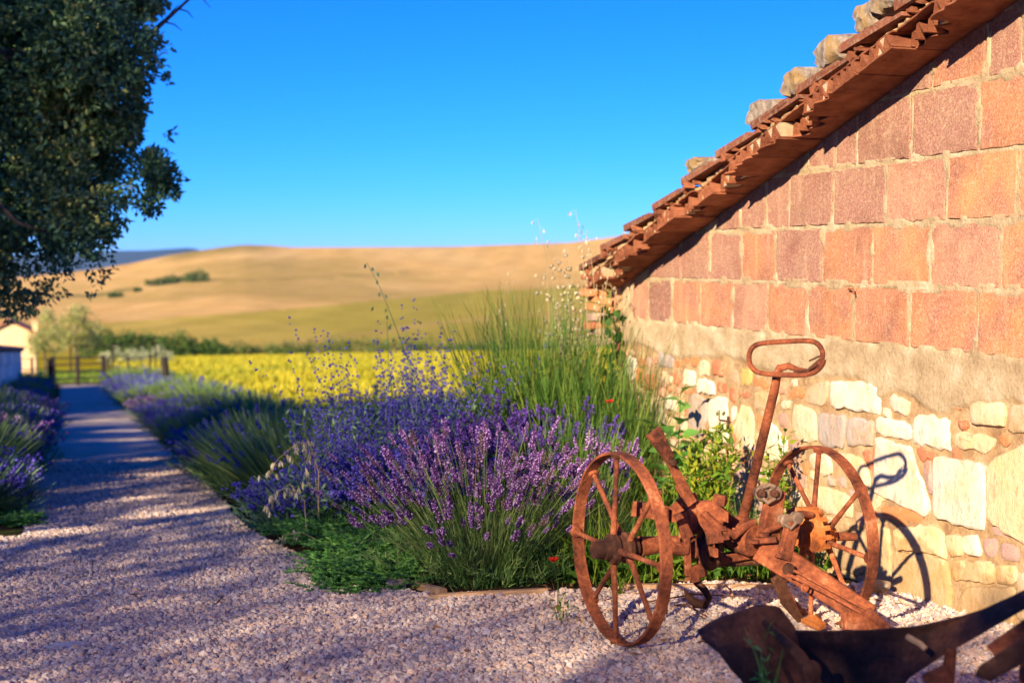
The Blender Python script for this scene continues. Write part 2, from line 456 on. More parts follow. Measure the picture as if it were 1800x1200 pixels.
def mat_gravel():
    m = M('gravel_stone'); oi = m.n('ObjectInfo'); f = m.noise(m.obj(), 90, 3)
    c = m.ramp(oi.outputs['Random'], [(0.0, (0.26, 0.23, 0.25)), (0.2, (0.48, 0.42, 0.42)), (0.38, (0.70, 0.55, 0.47)), (0.55, (0.84, 0.65, 0.52)), (0.7, (0.68, 0.46, 0.32)), (0.85, (0.88, 0.79, 0.70)), (1.0, (0.36, 0.31, 0.36))])
    m.base(m.mix(m.mix(c, (0.90, 0.88, 0.86), 1.0, 'MULTIPLY'), (0.7, 0.65, 0.62), m.ramp(f, [(0.4, (0.6, 0.6, 0.6)), (0.6, (0, 0, 0))]), 'MULTIPLY'))
    m.rough(0.85); return m.mat
GRAVEL = mat_gravel()

# ================================================================== TERRAIN
SL = 0.06188
def gz(x, y):
    x = np.asarray(x, float); y = np.asarray(y, float)
    z = 0.33 - SL * np.maximum(y, -3)
    return z - 0.045 * sstep(2.3, 3.1, x) * (1 - sstep(7, 10, y)) * (1 - sstep(3.6, 5, x))
def gzf(x, y): return float(gz(x, y))

def is_gravel(x, y):
    """1 inside the lane and the yard, soft ragged edge"""
    n = 0.05 * fbm(x * 3, y * 3, 1.0, 3)
    lane = (x > -0.27 + n) & (x < 0.93 + n) & (y < 46.5)
    edge = np.interp(x, [0.9, 1.0, 1.15, 1.37, 3.3], [8.0, 6.9, 5.75, 5.36, 5.22])
    yard = (y < edge + n * 0.6) & (x < 3.4) & (y > -4) & (x > -3) & ((y < 8.6) | (x > -0.27))
    return lane | yard

def terrain():
    a_in = np.linspace(-8, 43, 300); a_out = np.linspace(43, 352, 110)[1:-1]
    az = np.radians(np.concatenate([a_in, a_out])); NA = len(az)
    r = np.concatenate([np.linspace(0.15, 2, 8)[:-1], np.exp(np.linspace(math.log(2.0), math.log(160), 330)), np.exp(np.linspace(math.log(163), math.log(1500), 130)), np.array([1800, 2500, 3600, 5000, 5800, 6400, 7500, 9000])])
    NR = len(r)
    A, Rr = np.meshgrid(az, r, indexing='ij')
    X = np.sin(A) * Rr; Y = np.cos(A) * Rr
    near = gz(X, Y)
    rel = (np.degrees(A) - 17.28 + 180) % 360 - 180
    relc = np.clip(rel, -30, 30)
    px = 900 + 2500 * np.tan(np.radians(relc))
    Z = Rr * np.cos(np.radians(relc))
    ridge = np.interp(px, [-400, 0, 160, 230, 300, 390, 430, 470, 520, 800, 1000, 1100, 1300, 1800, 2500],
                      [505, 490, 474, 463, 448, 434, 430, 431, 434.5, 433, 426, 413, 402, 392, 390])
    row = np.interp(Rr, [150, 230, 300, 380], [632, 631, 618, 604])
    t = np.clip((Rr - 380) / 920, 0, 1)
    hill = 604 + (ridge - 604) * t ** 0.85
    roll = fbm(X / 170, Y / 170, 2.0, 3) * 9 * np.sin(np.pi * np.clip(t, 0, 1)) 
    row = np.where(Rr > 380, hill + roll, row)
    back = np.interp(px, [-400, 160, 200, 260, 330, 345, 420, 1800], [452, 446, 441, 440, 435.5, 437, 466, 466])
    row = np.where(Rr > 1300, np.interp(Rr, [1300, 2500, 5000], [0, 1, 1]) * 45 + ridge, row)
    row = np.where(Rr >= 5800, back, row)
    farz = 1.33 + Z * (455 - row) / 2500
    farz = np.where(Rr >= 9000, farz - 60, farz)
    w = sstep(140, 230, Rr)
    H = near * (1 - w) + farz * w
    H = H + np.where((Rr > 2) & (Rr < 200), 0.012 * fbm(X * 1.7, Y * 1.7, 0.0, 3), 0)
    # ---- colours (albedo of what grows or lies there; the far hill has haze in it)
    C_ = np.empty(X.shape + (3,)); C_[:] = (0.50, 0.40, 0.02)
    def paint(mask, c, k=1.0):
        mk = (np.asarray(mask, float) * k)[..., None]; C_[:] = C_ * (1 - mk) + np.array(c) * mk
    n1 = fbm(X / 6, Y / 9, 3.0, 4); n2 = fbm(X / 40, Y / 60, 5.0, 4); n3 = fbm(X / 150, Y / 220, 8.0, 5)
    paint(np.clip(n1 * 1.3 + 0.15, 0, 1), (0.34, 0.34, 0.03), 0.7)
    paint(np.clip(n2 * 2, 0, 1), (0.50, 0.40, 0.05), 0.6)
    lawn = (Y > 46) & (Y < 74 + 6 * n2) & (X < 12)
    paint(lawn, (0.16, 0.23, 0.03)); paint(lawn & (Y > 60), (0.45, 0.42, 0.05), 0.7)
    paint((X < np.interp(Y, [12, 20, 30], [3.0, 2.5, 2.3])) & (Y < 46) & (Y > -30), (0.12, 0.13, 0.035))
    paint((X < -1.6) & (Y < 46), (0.15, 0.16, 0.05))
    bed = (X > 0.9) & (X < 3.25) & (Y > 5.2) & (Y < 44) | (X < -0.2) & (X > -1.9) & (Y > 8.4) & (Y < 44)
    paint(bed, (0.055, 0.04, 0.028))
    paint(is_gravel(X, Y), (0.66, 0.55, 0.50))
    rowv = 455 + (1.33 - H) / np.maximum(Z, 1) * 2500
    fb = np.interp(px, [160, 520, 836, 1047, 1500], [569, 542, 512, 505, 500])
    up = (Rr > 300)
    low = sstep(250, 330, Rr)
    paint(low, (0.60, 0.47, 0.09)); 
    g = sstep(300, 800, px)[..., ] if hasattr(px, 'shape') else 0
    paint(low * g, (0.42, 0.36, 0.07), 0.75)
    paint(low * np.clip(n3 * 1.8 + 0.1, 0, 1), (0.64, 0.46, 0.13), 0.6)
    paint((up & (np.abs(rowv - np.interp(px, [460, 810, 1100], [611, 563, 540])) < 4)) * sstep(420, 520, px), (0.58, 0.40, 0.13), 0.7)
    upper = up & (rowv < fb)
    paint(upper, (0.82, 0.52, 0.20))
    paint(upper * np.clip(n3 * 2.0, 0, 1), (0.70, 0.42, 0.14), 0.8)
    paint(upper * np.clip(fbm(X / 90, Y / 400, 4.0, 4) * 2.6 - 0.1, 0, 1), (0.84, 0.58, 0.26), 0.7)
    paint(upper * np.clip(-n3 * 2.6 - 0.2, 0, 1), (0.50, 0.36, 0.11), 0.8)
    paint(upper * sstep(18, 2, rowv - ridge - 2) * sstep(250, 330, px) * (1 - sstep(440, 500, px)), (0.27, 0.22, 0.06), 0.85)
    strip = np.abs(rowv - np.interp(px, [160, 230, 300, 380], [520, 508, 500, 498])) < 3
    paint(upper & strip & (px < 240), (0.12, 0.15, 0.04), 0.7)
    band = np.abs(rowv - np.interp(px, [380, 640, 740], [493, 484, 476])) < 1.6
    paint(upper & band & (px > 380) & (px < 720), (0.30, 0.24, 0.07), 0.6)
    ph_ = (X * 0.83 - Y * 0.30) / 4.2 + 1.6 * fbm(X / 120, Y / 120, 1.0, 2)
    paint(upper * (np.sin(ph_) > .2), (0.62, 0.40, 0.16), 0.28)
    paint(up * (~upper) * (np.sin(ph_ * .8) > .3), (0.32, 0.28, 0.06), 0.25)
    paint(Rr > 4500, (0.045, 0.10, 0.21))  # blue of distant haze painted into the far hill
    V = np.stack([X, Y, H], axis=-1).reshape(-1, 3)
    i = np.arange(NA)[:, None] * NR + np.arange(NR - 1)[None]
    j = ((np.arange(NA) + 1) % NA)[:, None] * NR + np.arange(NR - 1)[None]
    F = np.stack([i, i + 1, j + 1, j], axis=-1).reshape(-1, 4)[:, ::-1]
    me = bpy.data.meshes.new('ground')
    me.vertices.add(len(V)); me.vertices.foreach_set('co', V.ravel().astype(np.float32))
    me.loops.add(F.size); me.loops.foreach_set('vertex_index', F.ravel().astype(np.int32))
    me.polygons.add(len(F)); me.polygons.foreach_set('loop_start', (np.arange(len(F)) * 4).astype(np.int32)); me.polygons.foreach_set('loop_total', np.full(len(F), 4, np.int32))
    ca = me.color_attributes.new('land', 'FLOAT_COLOR', 'POINT')
    ca.data.foreach_set('color', np.concatenate([C_.reshape(-1, 3), np.ones((len(V), 1))], axis=1).ravel().astype(np.float32))
    me.update(calc_edges=True); me.polygons.foreach_set('use_smooth', np.ones(len(F), dtype=bool))
    m = M('land'); p = m.pos(); at = m.n('Attribute', attribute_name='land')
    a = m.noise(p, 55, 4, 0.7); b = m.noise(p, 3, 6, 0.65); c = m.noise(p, 0.05, 6, 0.7)
    col = m.mix(at.outputs['Color'], (0.55, 0.52, 0.5), m.ramp(a, [(0.38, (0.8, 0.8, 0.8)), (0.56, (0, 0, 0))]), 'MULTIPLY')
    col = m.mix(col, (0.78, 0.8, 0.7), m.ramp(b, [(0.42, (0.7, 0.7, 0.7)), (0.6, (0, 0, 0))]), 'MULTIPLY')
    col = m.mix(col, (0.80, 0.80, 0.7), m.ramp(c, [(0.42, (0.8, 0.8, 0.8)), (0.58, (0, 0, 0))]), 'MULTIPLY')
    m.base(col); m.rough(1.0); m.b.inputs['Specular IOR Level'].default_value = 0.0
    m.bump(m.add(b, a, 0.3), 0.4, 0.02)
    me.materials.append(m.mat)
    o = bpy.data.objects.new('ground', me); o['kind'] = 'structure'; put(o)
    # keep the height field for planting far things
    return (az, r, H)
TER = terrain()
def far_ground(px, rr):
    """height of the terrain in the direction of pixel column px at distance rr"""
    a = math.radians(17.28) + math.atan((px - 900) / 2500)
    ia = int(np.argmin(np.abs(TER[0] - a))); z = float(np.interp(rr, TER[1], TER[2][ia]))
    return Vector((math.sin(a) * rr, math.cos(a) * rr, z))

# ================================================================== TREES
STREAKS = [((-0.02, 8.05), 0.42, 0.055), ((0.62, 8.75), 0.26, 0.05), ((0.25, 9.7), 0.30, 0.06), ((0.62, 11.6), 0.2, 0.09),
           ((0.55, 13.2), 0.25, 0.10), ((0.45, 16.3), 0.45, 0.16), ((0.6, 18.2), 0.35, 0.2), ((0.5, 21.0), 0.4, 0.3), ((0.55, 24.5), 0.45, 0.55), ((0.4, 29.5), 0.5, 0.4)]  # sunlit streaks wanted on the lane; crown leaves in their way are cut out
def streak_mask(P):
    """False for leaves over gaps carved so that sun streaks land on the lane"""
    keep = np.ones(len(P), bool)
    for (c, hx, hy) in STREAKS:
        zt = 0.33 - SL * c[1]
        t = (P[:, 2] - zt) / (-LD.z)
        gx = P[:, 0] + t * LD.x; gy = P[:, 1] + t * LD.y
        yy = gy - c[1] - 0.12 * (gx - c[0])
        keep &= ~(((gx - c[0]) / (hx + .07)) ** 2 + (yy / (hy + .085)) ** 2 < 1)
    return keep

def crown_cloud(acc, spheres, n, size, aspect=0.5, shell=0.55, gaps=True):
    S = np.array(spheres, float); vol = S[:, 3] ** 2.3; cnt = rng.multinomial(n, vol / vol.sum())
    for s_, k in zip(S, cnt):
        if k == 0: continue
        d = unit(rng.normal(size=(k, 3))); rr = s_[3] * (shell + (1 - shell) * rng.random(k)) 
        rr = rr * (1 + 0.28 * vnoise(d[:, 0] * 3 + s_[0], d[:, 1] * 3 + s_[1], d[:, 2] * 3 + s_[2]))
        P = s_[:3] + d * rr[:, None]
        # break into sprays
        q = vnoise(P[:, 0] * 3.1, P[:, 1] * 3.1, P[:, 2] * 3.1) + .6 * vnoise(P[:, 0] * 7.3, P[:, 1] * 7.3, P[:, 2] * 7.3)
        keep = q > np.where(s_[3] < .3, .12, -.12)
        if gaps: keep &= streak_mask(P)
        P = P[keep]; d = d[keep]; m_ = len(P)
        if m_ == 0: continue
        rnd = np.clip(0.45 + 0.5 * vnoise(P[:, 0] * 1.7, P[:, 1] * 1.7, P[:, 2] * 1.7 + 9) + 0.25 * rng.normal(size=m_), 0, 1)
        leaves(acc, P, d + rng.normal(size=(m_, 3)) * 0.8, size * (0.7 + 0.6 * rng.random(m_)), size * aspect, rnd)

def tree(name, label, cat, base, spheres, n, size, mat, trunk_r=0.2, group=None, aspect=0.5, limbs=6, shell=0.5, extra=None, hidden=()):
    b = Vector(base); root = thing(name, label, cat, b, group)
    mb = MB(); S = sorted(spheres, key=lambda s_: -s_[3]); cx = sum(s_[0] for s_ in S) / len(S); cy = sum(s_[1] for s_ in S) / len(S); zmin = min(s_[2] - s_[3] * 0.4 for s_ in S)
    fork = Vector((b.x * 0.7 + cx * 0.3, b.y * 0.7 + cy * 0.3, max(zmin, b.z + 0.3 * (S[0][2] - b.z))))
    mb.tube([b - Vector((0, 0, 0.15)), b.lerp(fork, 0.5) + Vector((trunk_r * 0.3, 0, 0)), fork], [trunk_r * 1.25, trunk_r, trunk_r * 0.85], 10)
    for s_ in (list(hidden) or S)[:limbs]:
        e = Vector(s_[:3]); mid = fork.lerp(e, 0.5) + Vector((0, 0, -0.08 * (e - fork).length))
        mb.tube([fork, mid, e], [trunk_r * 0.45, trunk_r * 0.25, trunk_r * 0.08], 7)
    if extra: extra(mb)
    mb.build('trunk', BARK, root, smooth=True)
    acc = NP(); crown_cloud(acc, [(s_[0] - b.x, s_[1] - b.y, s_[2] - b.z, s_[3]) for s_ in spheres] , n, size, aspect, shell, gaps=False) if n < 4000 or name == 'olive_tree' else None
    if acc.n == 0:
        acc = NP(); crown_cloud(acc, spheres, n, size, aspect, shell)
        if hidden: crown_cloud(acc, hidden, 30000, size * 2, aspect, shell)
        acc.V = [v - np.array(b, dtype=np.float32) for v in acc.V]
    o = acc.build('crown', mat, root)
    return root

# the big evergreen oak that hangs over the lane at the left
oak = []
for (x, y, r_, Z_) in []: pass
OAKS = [((-0.373,11.363,3.425), .62), ((0.147,10.774,3.305), .48), ((0.392,10.484,3.227), .3), ((-0.324,10.675,2.708), .66), ((0.094,10.126,2.729), .50), ((0.344,10.465,2.668), .33), ((0.550,10.499,2.560), .17),
        ((-0.225,10.929,2.214), .62), ((0.188,10.701,2.308), .44), ((0.439,10.407,2.209), .24), ((0.507,10.267,1.982), .19), ((0.616,10.122,1.866), .14), ((0.535,10.139,1.733), .12), ((0.671,10.100,1.800), .07),
        ((-0.299,10.504,1.745), .6), ((0.117,10.274,1.819), .36), ((-0.095,10.211,1.427), .40), ((0.168,10.241,1.545), .18), ((-0.379,10.395,1.271), .36), ((-0.098,10.093,1.196), .26), ((0.067,10.144,1.156), .10),
        ((-0.342,10.264,1.039), .14), ((-0.177,10.320,1.076), .13), ((0.014,10.168,1.272), .17), ((0.518,10.392,2.368), .14), ((0.460,10.655,2.939), .12), ((0.501,10.418,2.716), .10), ((-0.445,10.502,0.974), .08), ((0.608,10.494,2.782), .15), ((0.650,10.358,2.488), .12), ((0.638,10.346,2.221), .11), ((0.580,10.627,3.102), .14)]
spheres = [(c[0], c[1], c[2], r_) for c, r_ in OAKS]
hid = [(-1.5, 9.9, 1.9, .9), (-2.4, 10.0, 2.2, 1.0), (-3.2, 9.8, 2.6, 1.1), (-2.6, 9.2, 3.0, 1.1), (-1.4, 9.9, 3.2, .9), (-0.6, 10.2, 4.0, .8), (-2.0, 10.0, 4.2, 1.1), (-1.2, 10.6, 2.4, .8), (-3.6, 9.8, 3.4, 1.0)]
def bare(mb):
    p = [Vector((0.426,10.551,2.782)), Vector((0.571,10.514,2.915)), Vector((0.720,10.476,3.052)), Vector((0.897,10.431,3.214))]
    mb.tube([p[0].lerp(Vector((-1.4, 9.9, 2.6)), 0.6)] + p, [0.05, 0.025, 0.02, 0.014, 0.006], 6)
    for k, (a, bb) in enumerate([((262, 62), 0), ((280, 46), 1), ((300, 28), 2), ((318, 12), 3)]):
        q = p[1].lerp(p[3], k / 3.2)
        for s_ in (-1, 1):
            e = q + Vector((0.10 + 0.05 * R.random(), 0, 0.03 + s_ * (0.07 + 0.05 * R.random()))); mb.tube([q, q.lerp(e, .5) + Vector((.01, 0, .015)), e], [0.007, 0.005, 0.002], 5)
    for k in range(6):
        q = Vector((R.uniform(-1.4, -.3), 9.9, R.uniform(1.5, 3.0))); e = q + Vector((R.uniform(.1, .35), .1, R.uniform(-.25, .25)))
        mb.tube([Vector((-2.6, 9.9, 1.8)), q.lerp(e, -.4) + Vector((0, 0, .1)), q, e], [0.05, 0.02, 0.014, 0.004], 5)
tree('oak_tree', 'big dark evergreen oak hanging over the gravel lane with a bare twig at its top', 'tree', (-2.6, 9.9, gzf(-2.6, 9.9)), spheres, 165000, 0.050, L_OAK, 0.32, aspect=0.55, limbs=9, shell=0.25, extra=bare, hidden=hid)

# trees west of the yard, beyond the left frame edge; they stand in the sun and shade the lane
def shade_tree(x, y0, y1, ztop, n, size=0.17, wid=1.5):
    zb = gzf(x, (y0 + y1) / 2); cy = (y0 + y1) / 2; hy = (y1 - y0) / 2 + 0.25
    root = thing('broadleaf_tree', 'broadleaf tree west of the lane, outside the picture, whose shade falls on the gravel', 'tree', (x, cy, zb), 'shade trees west of the lane')
    mb = MB(); mb.tube([(x, cy, zb - 0.2), (x + 0.1, cy + 0.1, zb + 1.2), (x, cy, ztop - 0.8)], [0.14, 0.07, 0.02], 9)
    for k in range(7):
        a = 2.4 * k; h = zb + 1.0 + (ztop - zb - 1.6) * k / 7
        mb.tube([(x, cy, h), (x + math.cos(a) * wid * .5, cy + math.sin(a) * hy * .5, h + .35), (x + math.cos(a) * wid * .8, cy + math.sin(a) * hy * .85, h + .5)], [0.03, 0.018, 0.006], 6)
    mb.build('trunk', BARK, root, smooth=True)
    # crown: rounded block of leaves with a ragged top
    U = rng.uniform(-1, 1, size=(n, 3)); P = np.empty((n, 3))
    P[:, 0] = x + U[:, 0] * wid; P[:, 1] = cy + U[:, 1] * hy
    top = ztop + 0.16 * fbm(P[:, 1] * 1.6, P[:, 0] * 1.6, x, 4) - 0.25 * np.abs(U[:, 0]) ** 3
    bot = zb + 0.25 if ztop < 4.5 else (2.5 if ztop < 7 else 2.9)
    P[:, 2] = bot + (top - bot) * (U[:, 2] * 0.5 + 0.5)
    keep = (np.abs(U[:, 0]) ** 3 + np.abs((P[:, 2] - (top + bot) / 2) / ((top - bot) / 2)) ** 8 < 1.15) & streak_mask(P)
    P = P[keep]; acc = NP(); leaves(acc, P - np.array([x, cy, zb]), rng.normal(size=P.shape), size * rng.uniform(.7, 1.2, len(P)), size * 0.6)
    acc.build('crown', L_HEDGE, root)
TOPS = [(-8, -12.5, -9.5, 6.3, 9000), (-8, -9.5, -6.6, 6.02, 12000), (-8, -6.6, -5.3, 5.55, 13000, .06), (-8, -5.3, -3.4, 5.50, 13000, .06), (-8, -3.4, -1.5, 5.85, 14500, .06), (-8, -1.5, 0.7, 9.6, 13500, .10),
        (-8, 0.7, 3.0, 9.4, 13500, .10), (-8, 3.0, 6.0, 5.3, 10000, .10), (-8, 6.0, 10.0, 4.9, 15000, .10), (-8, 10.0, 15.0, 4.3, 12000, .11), (-8, 15.0, 20.5, 3.7, 10000, .12), (-8, 20.5, 27, 3.3, 10000, .12), (-8, 27, 34, 2.9, 9000, .12)]
for tp in TOPS: shade_tree(*tp)

# ---------------------------------------------------------------- beyond the gate
def far_tree(name, label, pxy, Z_, spheres, n, size, mat, tr, group=None):
    base = Vector(pxy)
    return tree(name, label, 'tree', base, [(base.x + a, base.y + b, base.z + c, d) for a, b, c, d in spheres], n, size, mat, tr, group, aspect=0.45, limbs=3, shell=0.35)
far_tree('olive_tree', 'sunlit pale olive tree right beside the small cream outbuilding', (-.95, 57, gzf(0, 57)), 0, [(0, 0, 1.5, .62), (-.3, 0, 1.2, .45), (.3, .1, 1.25, .5), (.1, 0, 2.0, .45), (.15, 0, 2.4, .3)], 3900, 0.10, L_OLIVE, .045)
far_tree('olive_tree', 'sunlit pale olive tree with its crown just left of the lane gate post', (.20, 59, gzf(0, 59)), 0, [(0, 0, 1.9, .75), (-.55, 0, 1.5, .5), (.5, .1, 1.4, .55), (.15, 0, 2.45, .5), (.65, 0, 2.0, .4), (-.4, 0, 2.4, .35)], 3900, 0.12, L_OLIVE, .055)

def far_bush(name, label, px_, rr, w, h, mat, n, size, group=None, depth=None, cat='bush'):
    b = far_ground(px_, rr) if rr > 140 else None
    if b is None:
        a = math.radians(17.28) + math.atan((px_ - 900) / 2500); b = Vector((math.sin(a) * rr, math.cos(a) * rr, 0)); b.z = gzf(b.x, b.y)
    root = thing(name, label, cat, b, group)
    k = max(3, int(w / max(h, .1) * 2.2)); sp = []
    for q in range(k):
        u = (q + .5) / k - .5; hh = h * R.uniform(.7, 1.05) * (1 - 1.2 * u * u)
        sp.append((u * w + R.uniform(-.1, .1) * h, R.uniform(-.2, .2) * (depth or w * .3), hh * .5, hh * .55))
    rot = Matrix.Rotation(-math.atan2(b.x, b.y), 3, 'Z')
    sp = [tuple(rot @ Vector(s_[:3])) + (s_[3],) for s_ in sp]
    for s_ in sp[::2]:
        mb = MB(); mb.tube([(s_[0] + b.x, s_[1] + b.y, b.z - .1), (s_[0] + b.x, s_[1] + b.y, b.z + s_[2])], [h * .04, h * .02], 5); mb.build('stem', BARK, root)
    acc = NP(); crown_cloud(acc, sp, n, size, .55, .35, gaps=False); acc.build('foliage', mat, root)
    return root
far_bush('silver_bush', 'pale silver green bush in front of the dark hedgerow, left of the corner post', 215, 95, 2.6, 1.25, L_SILVER, 2600, .14)
far_bush('silver_bush', 'pale silver green bush above the thick corner post of the fence', 262, 98, 2.8, 1.3, L_SILVER, 2600, .14)
hl = ['hedgerow tree clump behind the silver bushes', 'taller dark hedgerow clump right of the far olive tree', 'green hedgerow clump above the thick fence post']
for i, (px_, w, h) in enumerate([(195, 16, 5.2), (240, 18, 5.6), (300, 20, 4.6), (355, 16, 3.4)]):
    far_bush('hedgerow_clump', ['leftmost dark green clump of the hedgerow beside the olive tree', 'tallest dark green clump of the hedgerow behind the silver bushes', 'dark green hedgerow clump above and right of the thick corner post', 'low green hedgerow clump tapering off at the yellow field edge'][i], px_, 232, w * .62, h * .9, L_HEDGE, 3500, .55, 'hedgerow clumps at the far edge of the yellow field')
acc = NP()
for k in range(46):
    px_ = 385 + k * 17 + R.uniform(-6, 6); b = far_ground(px_, 240 + R.uniform(-6, 6)); h = 1.9 + 1.1 * R.random() + (0.8 if 560 < px_ < 760 else 0)
    crown_cloud(acc, [(b.x, b.y, b.z + h * .42, h * .62)], 420, .45, .55, .3, gaps=False)
tag(acc.build('treeline', L_HEDGE), 'low dark green treeline along the far edge of the yellow field', 'treeline', kind='stuff')
for i, (px_, rr, w, h) in enumerate([(283, 960, 18, 5.2), (318, 965, 20, 5.8), (350, 955, 13, 8.0), (243, 930, 4, 3.2), (203, 900, 7, 3.0)]):
    far_bush('copse', ['left end of the dark copse on the tan hillside', 'middle of the dark copse on the tan hillside', 'tall right end of the dark copse on the tan hillside', 'lone small tree left of the copse on the hillside', 'small dark bush at the left of the hillside near the oak'][i], px_, rr, w, h, L_HEDGE, 2600, 1.0, 'copse on the hillside' if i < 3 else None, cat='copse' if i < 3 else 'bush')

# small outbuilding far at the left
def outbuilding():
    b = Vector((-2.321,60.316,-1.970)); b.z = gzf(b.x, b.y); root = thing('outbuilding', 'small cream outbuilding with a gabled tiled roof and a chimney at far left', 'outbuilding', b)
    CR = mat_plain('cream_plaster', (0.78, 0.52, 0.28), (0.86, 0.60, 0.34), 4)
    hw, he, hr = .98, 1.72, 2.22
    mb = MB(); out = [(-hw, 0, -.3), (hw, 0, -.3), (hw, 0, he), (0, 0, hr), (-hw, 0, he)]
    mb.prism([b + Vector(p) for p in out], (0, 1, 0), 3.0); mb.build('wall', CR, root)
    rf = MB()
    for s_ in (-1, 1):
        rf.bar(b + Vector((0, -.08, hr + .03)), b + Vector((s_ * (hw + .12), -.08, he - .03)), 3.2, .06, (0, 1, 0))
    for v in range(len(rf.v)): rf.v[v] = (rf.v[v][0], rf.v[v][1] + 1.5, rf.v[v][2])
    r_ = rf.build('roof', TILE_OLD, root)
    c = MB(); c.box(b + Vector((hw - .02, .4, he + .22)), (.2, .2, .5)); c.box(b + Vector((hw - .02, .4, he + .49)), (.27, .27, .05))
    co = c.build('chimney', CR, None, off=b); co.parent = r_
    d = MB(); d.box(b + Vector((-.35, -.012, .75)), (.3, .03, .4)); d.build('window', mat_plain('dark_glass', (.02, .02, .025), (.04, .04, .05)), root)
outbuilding()

# low stone wall along the left of the lane, near the gate
def low_wall():
    b = Vector((-1.42, 33, gzf(-1.4, 33))); root = thing('low_wall', 'low pale stone wall with dark coping at the left, just before the gate', 'wall', b)
    PAL = mat_plain('pale_rubble', (0.62, 0.58, 0.54), (0.95, 0.92, 0.88), 7, 0.95, 0.9, .05)
    CP = mat_plain('dark_coping', (0.05, 0.035, 0.035), (0.12, 0.08, 0.07), 6)
    mb = MB(); cp = []
    Y0, Y1 = 22.0, 39.5; N_ = 34
    for i in range(N_):
        y = Y0 + (Y1 - Y0) * i / N_; yn = Y0 + (Y1 - Y0) * (i + 1) / N_
        zt = gzf(-1.4, y) + 1.03
        rows = 4
        for q in range(rows):
            z0 = gzf(-1.4, y) - .1 + (1.13) * q / rows; z1 = z0 + 1.13 / rows - .02
            o = MB(); o.box((-1.42 + R.uniform(-.02, .02), (y + yn) / 2, (z0 + z1) / 2), (.4, yn - y - .025, z1 - z0)); cp.append(o)
    for o in cp[:136]: o.build('stone', PAL, root, rough=.01)
    for i in range(17):
        y = Y0 + (Y1 - Y0) * (i + .5) / 17; o = MB(); o.box((-1.42, y, gzf(-1.4, y) + 1.07), (.52, 1.0, .07)); o.build('coping_slab', CP, root, rough=.008)
    core = MB(); core.prism([(-1.58, Y0 + .02, gzf(-1.4, Y0) - .2), (-1.58, Y1 - .02, gzf(-1.4, Y1) - .2), (-1.58, Y1 - .02, gzf(-1.4, Y1) + .97), (-1.58, Y0 + .02, gzf(-1.4, Y0) + .97)], (1, 0, 0), .32)
    core.build('mortar', CP, root)
low_wall()

# gate and fences
def post(mb, x, y, h, r_=.045, lean=0):
    z = gzf(x, y); mb.tube([(x, y, z - .2), (x + lean * .5, y, z + h * .5), (x + lean, y, z + h)], [r_ * 1.05, r_, r_ * .95], 8)
GP = [(-0.439,44.601,-2.430), (0.241,43.812,-2.381), (0.904,43.043,-2.333)]
def gate():
    Yg = 43.0; xs = [-0.48, 0.20, 0.90]
    root = thing('lane_gate', 'dark wooden gate with thin rails closing the far end of the lane', 'gate', (0.2, Yg, gzf(0.2, Yg)))
    for i, x in enumerate(xs):
        mb = MB(); post(mb, x, Yg, .86, .05 if i == 1 else .072, .02 * (i - 1)); mb.build('post', WOOD_DK, root, smooth=True)
    for k, h in enumerate([.80, .62, .42, .22, .06]):
        mb = MB(); pts = [Vector((x, Yg - .05, gzf(0, Yg) + h + R.uniform(-.015, .015))) for x in np.linspace(xs[0], xs[2], 7)]
        mb.tube(pts, .026, 6); mb.build('rail', WOOD_DK, root, smooth=True)
gate()
def fence(label, pts, h, nr, r_=.04, thick_last=False, group=None):
    root = thing('rail_fence', label, 'fence', (pts[0][0], pts[0][1], gzf(pts[0][0], pts[0][1])), group)
    for i, (x, y) in enumerate(pts):
        mb = MB(); post(mb, x, y, h * R.uniform(.95, 1.05), r_); mb.build('post', WOOD_DK, root, smooth=True)
    for k in range(nr):
        f = (k + .9) / (nr + .05); mb = MB()
        mb.tube([(x, y, gzf(x, y) + h * f + R.uniform(-.01, .01)) for x, y in pts], .012, 6); mb.build('rail', WOOD_DK, root, smooth=True)
fence('short dark rail fence joining the low stone wall to the gate', [(-1.5, 41.5), (-1.05, 42.4), (-.6, 42.9)], .84, 3)
fence('thin rail fence from the gate to the thick corner post', [(1.05, 42.9), (1.5, 40.2), (1.9, 36.6)], .84, 3, .03)
cp = Vector((2.145,34.455,-1.802)); mb = MB(); z = cp.z
mb.tube([cp + Vector((.03, 0, -.2)), cp + Vector((.0, 0, .4)), cp + Vector((-.035, 0, .80)), cp + Vector((-.035, 0, .82))], [.085, .082, .088, .07], 10)
tag(mb.build('corner_post', WOOD_DK, smooth=True, off=cp), 'thick dark corner post standing alone at the edge of the yellow field', 'post').location = cp
fence('far thin post and wire fence in the sunlit grass behind the gate', [(-3.2, 62), (-1.6, 60.5), (0.0, 59.5), (1.6, 58.5), (3.2, 57.5)], 1.3, 2, .035)

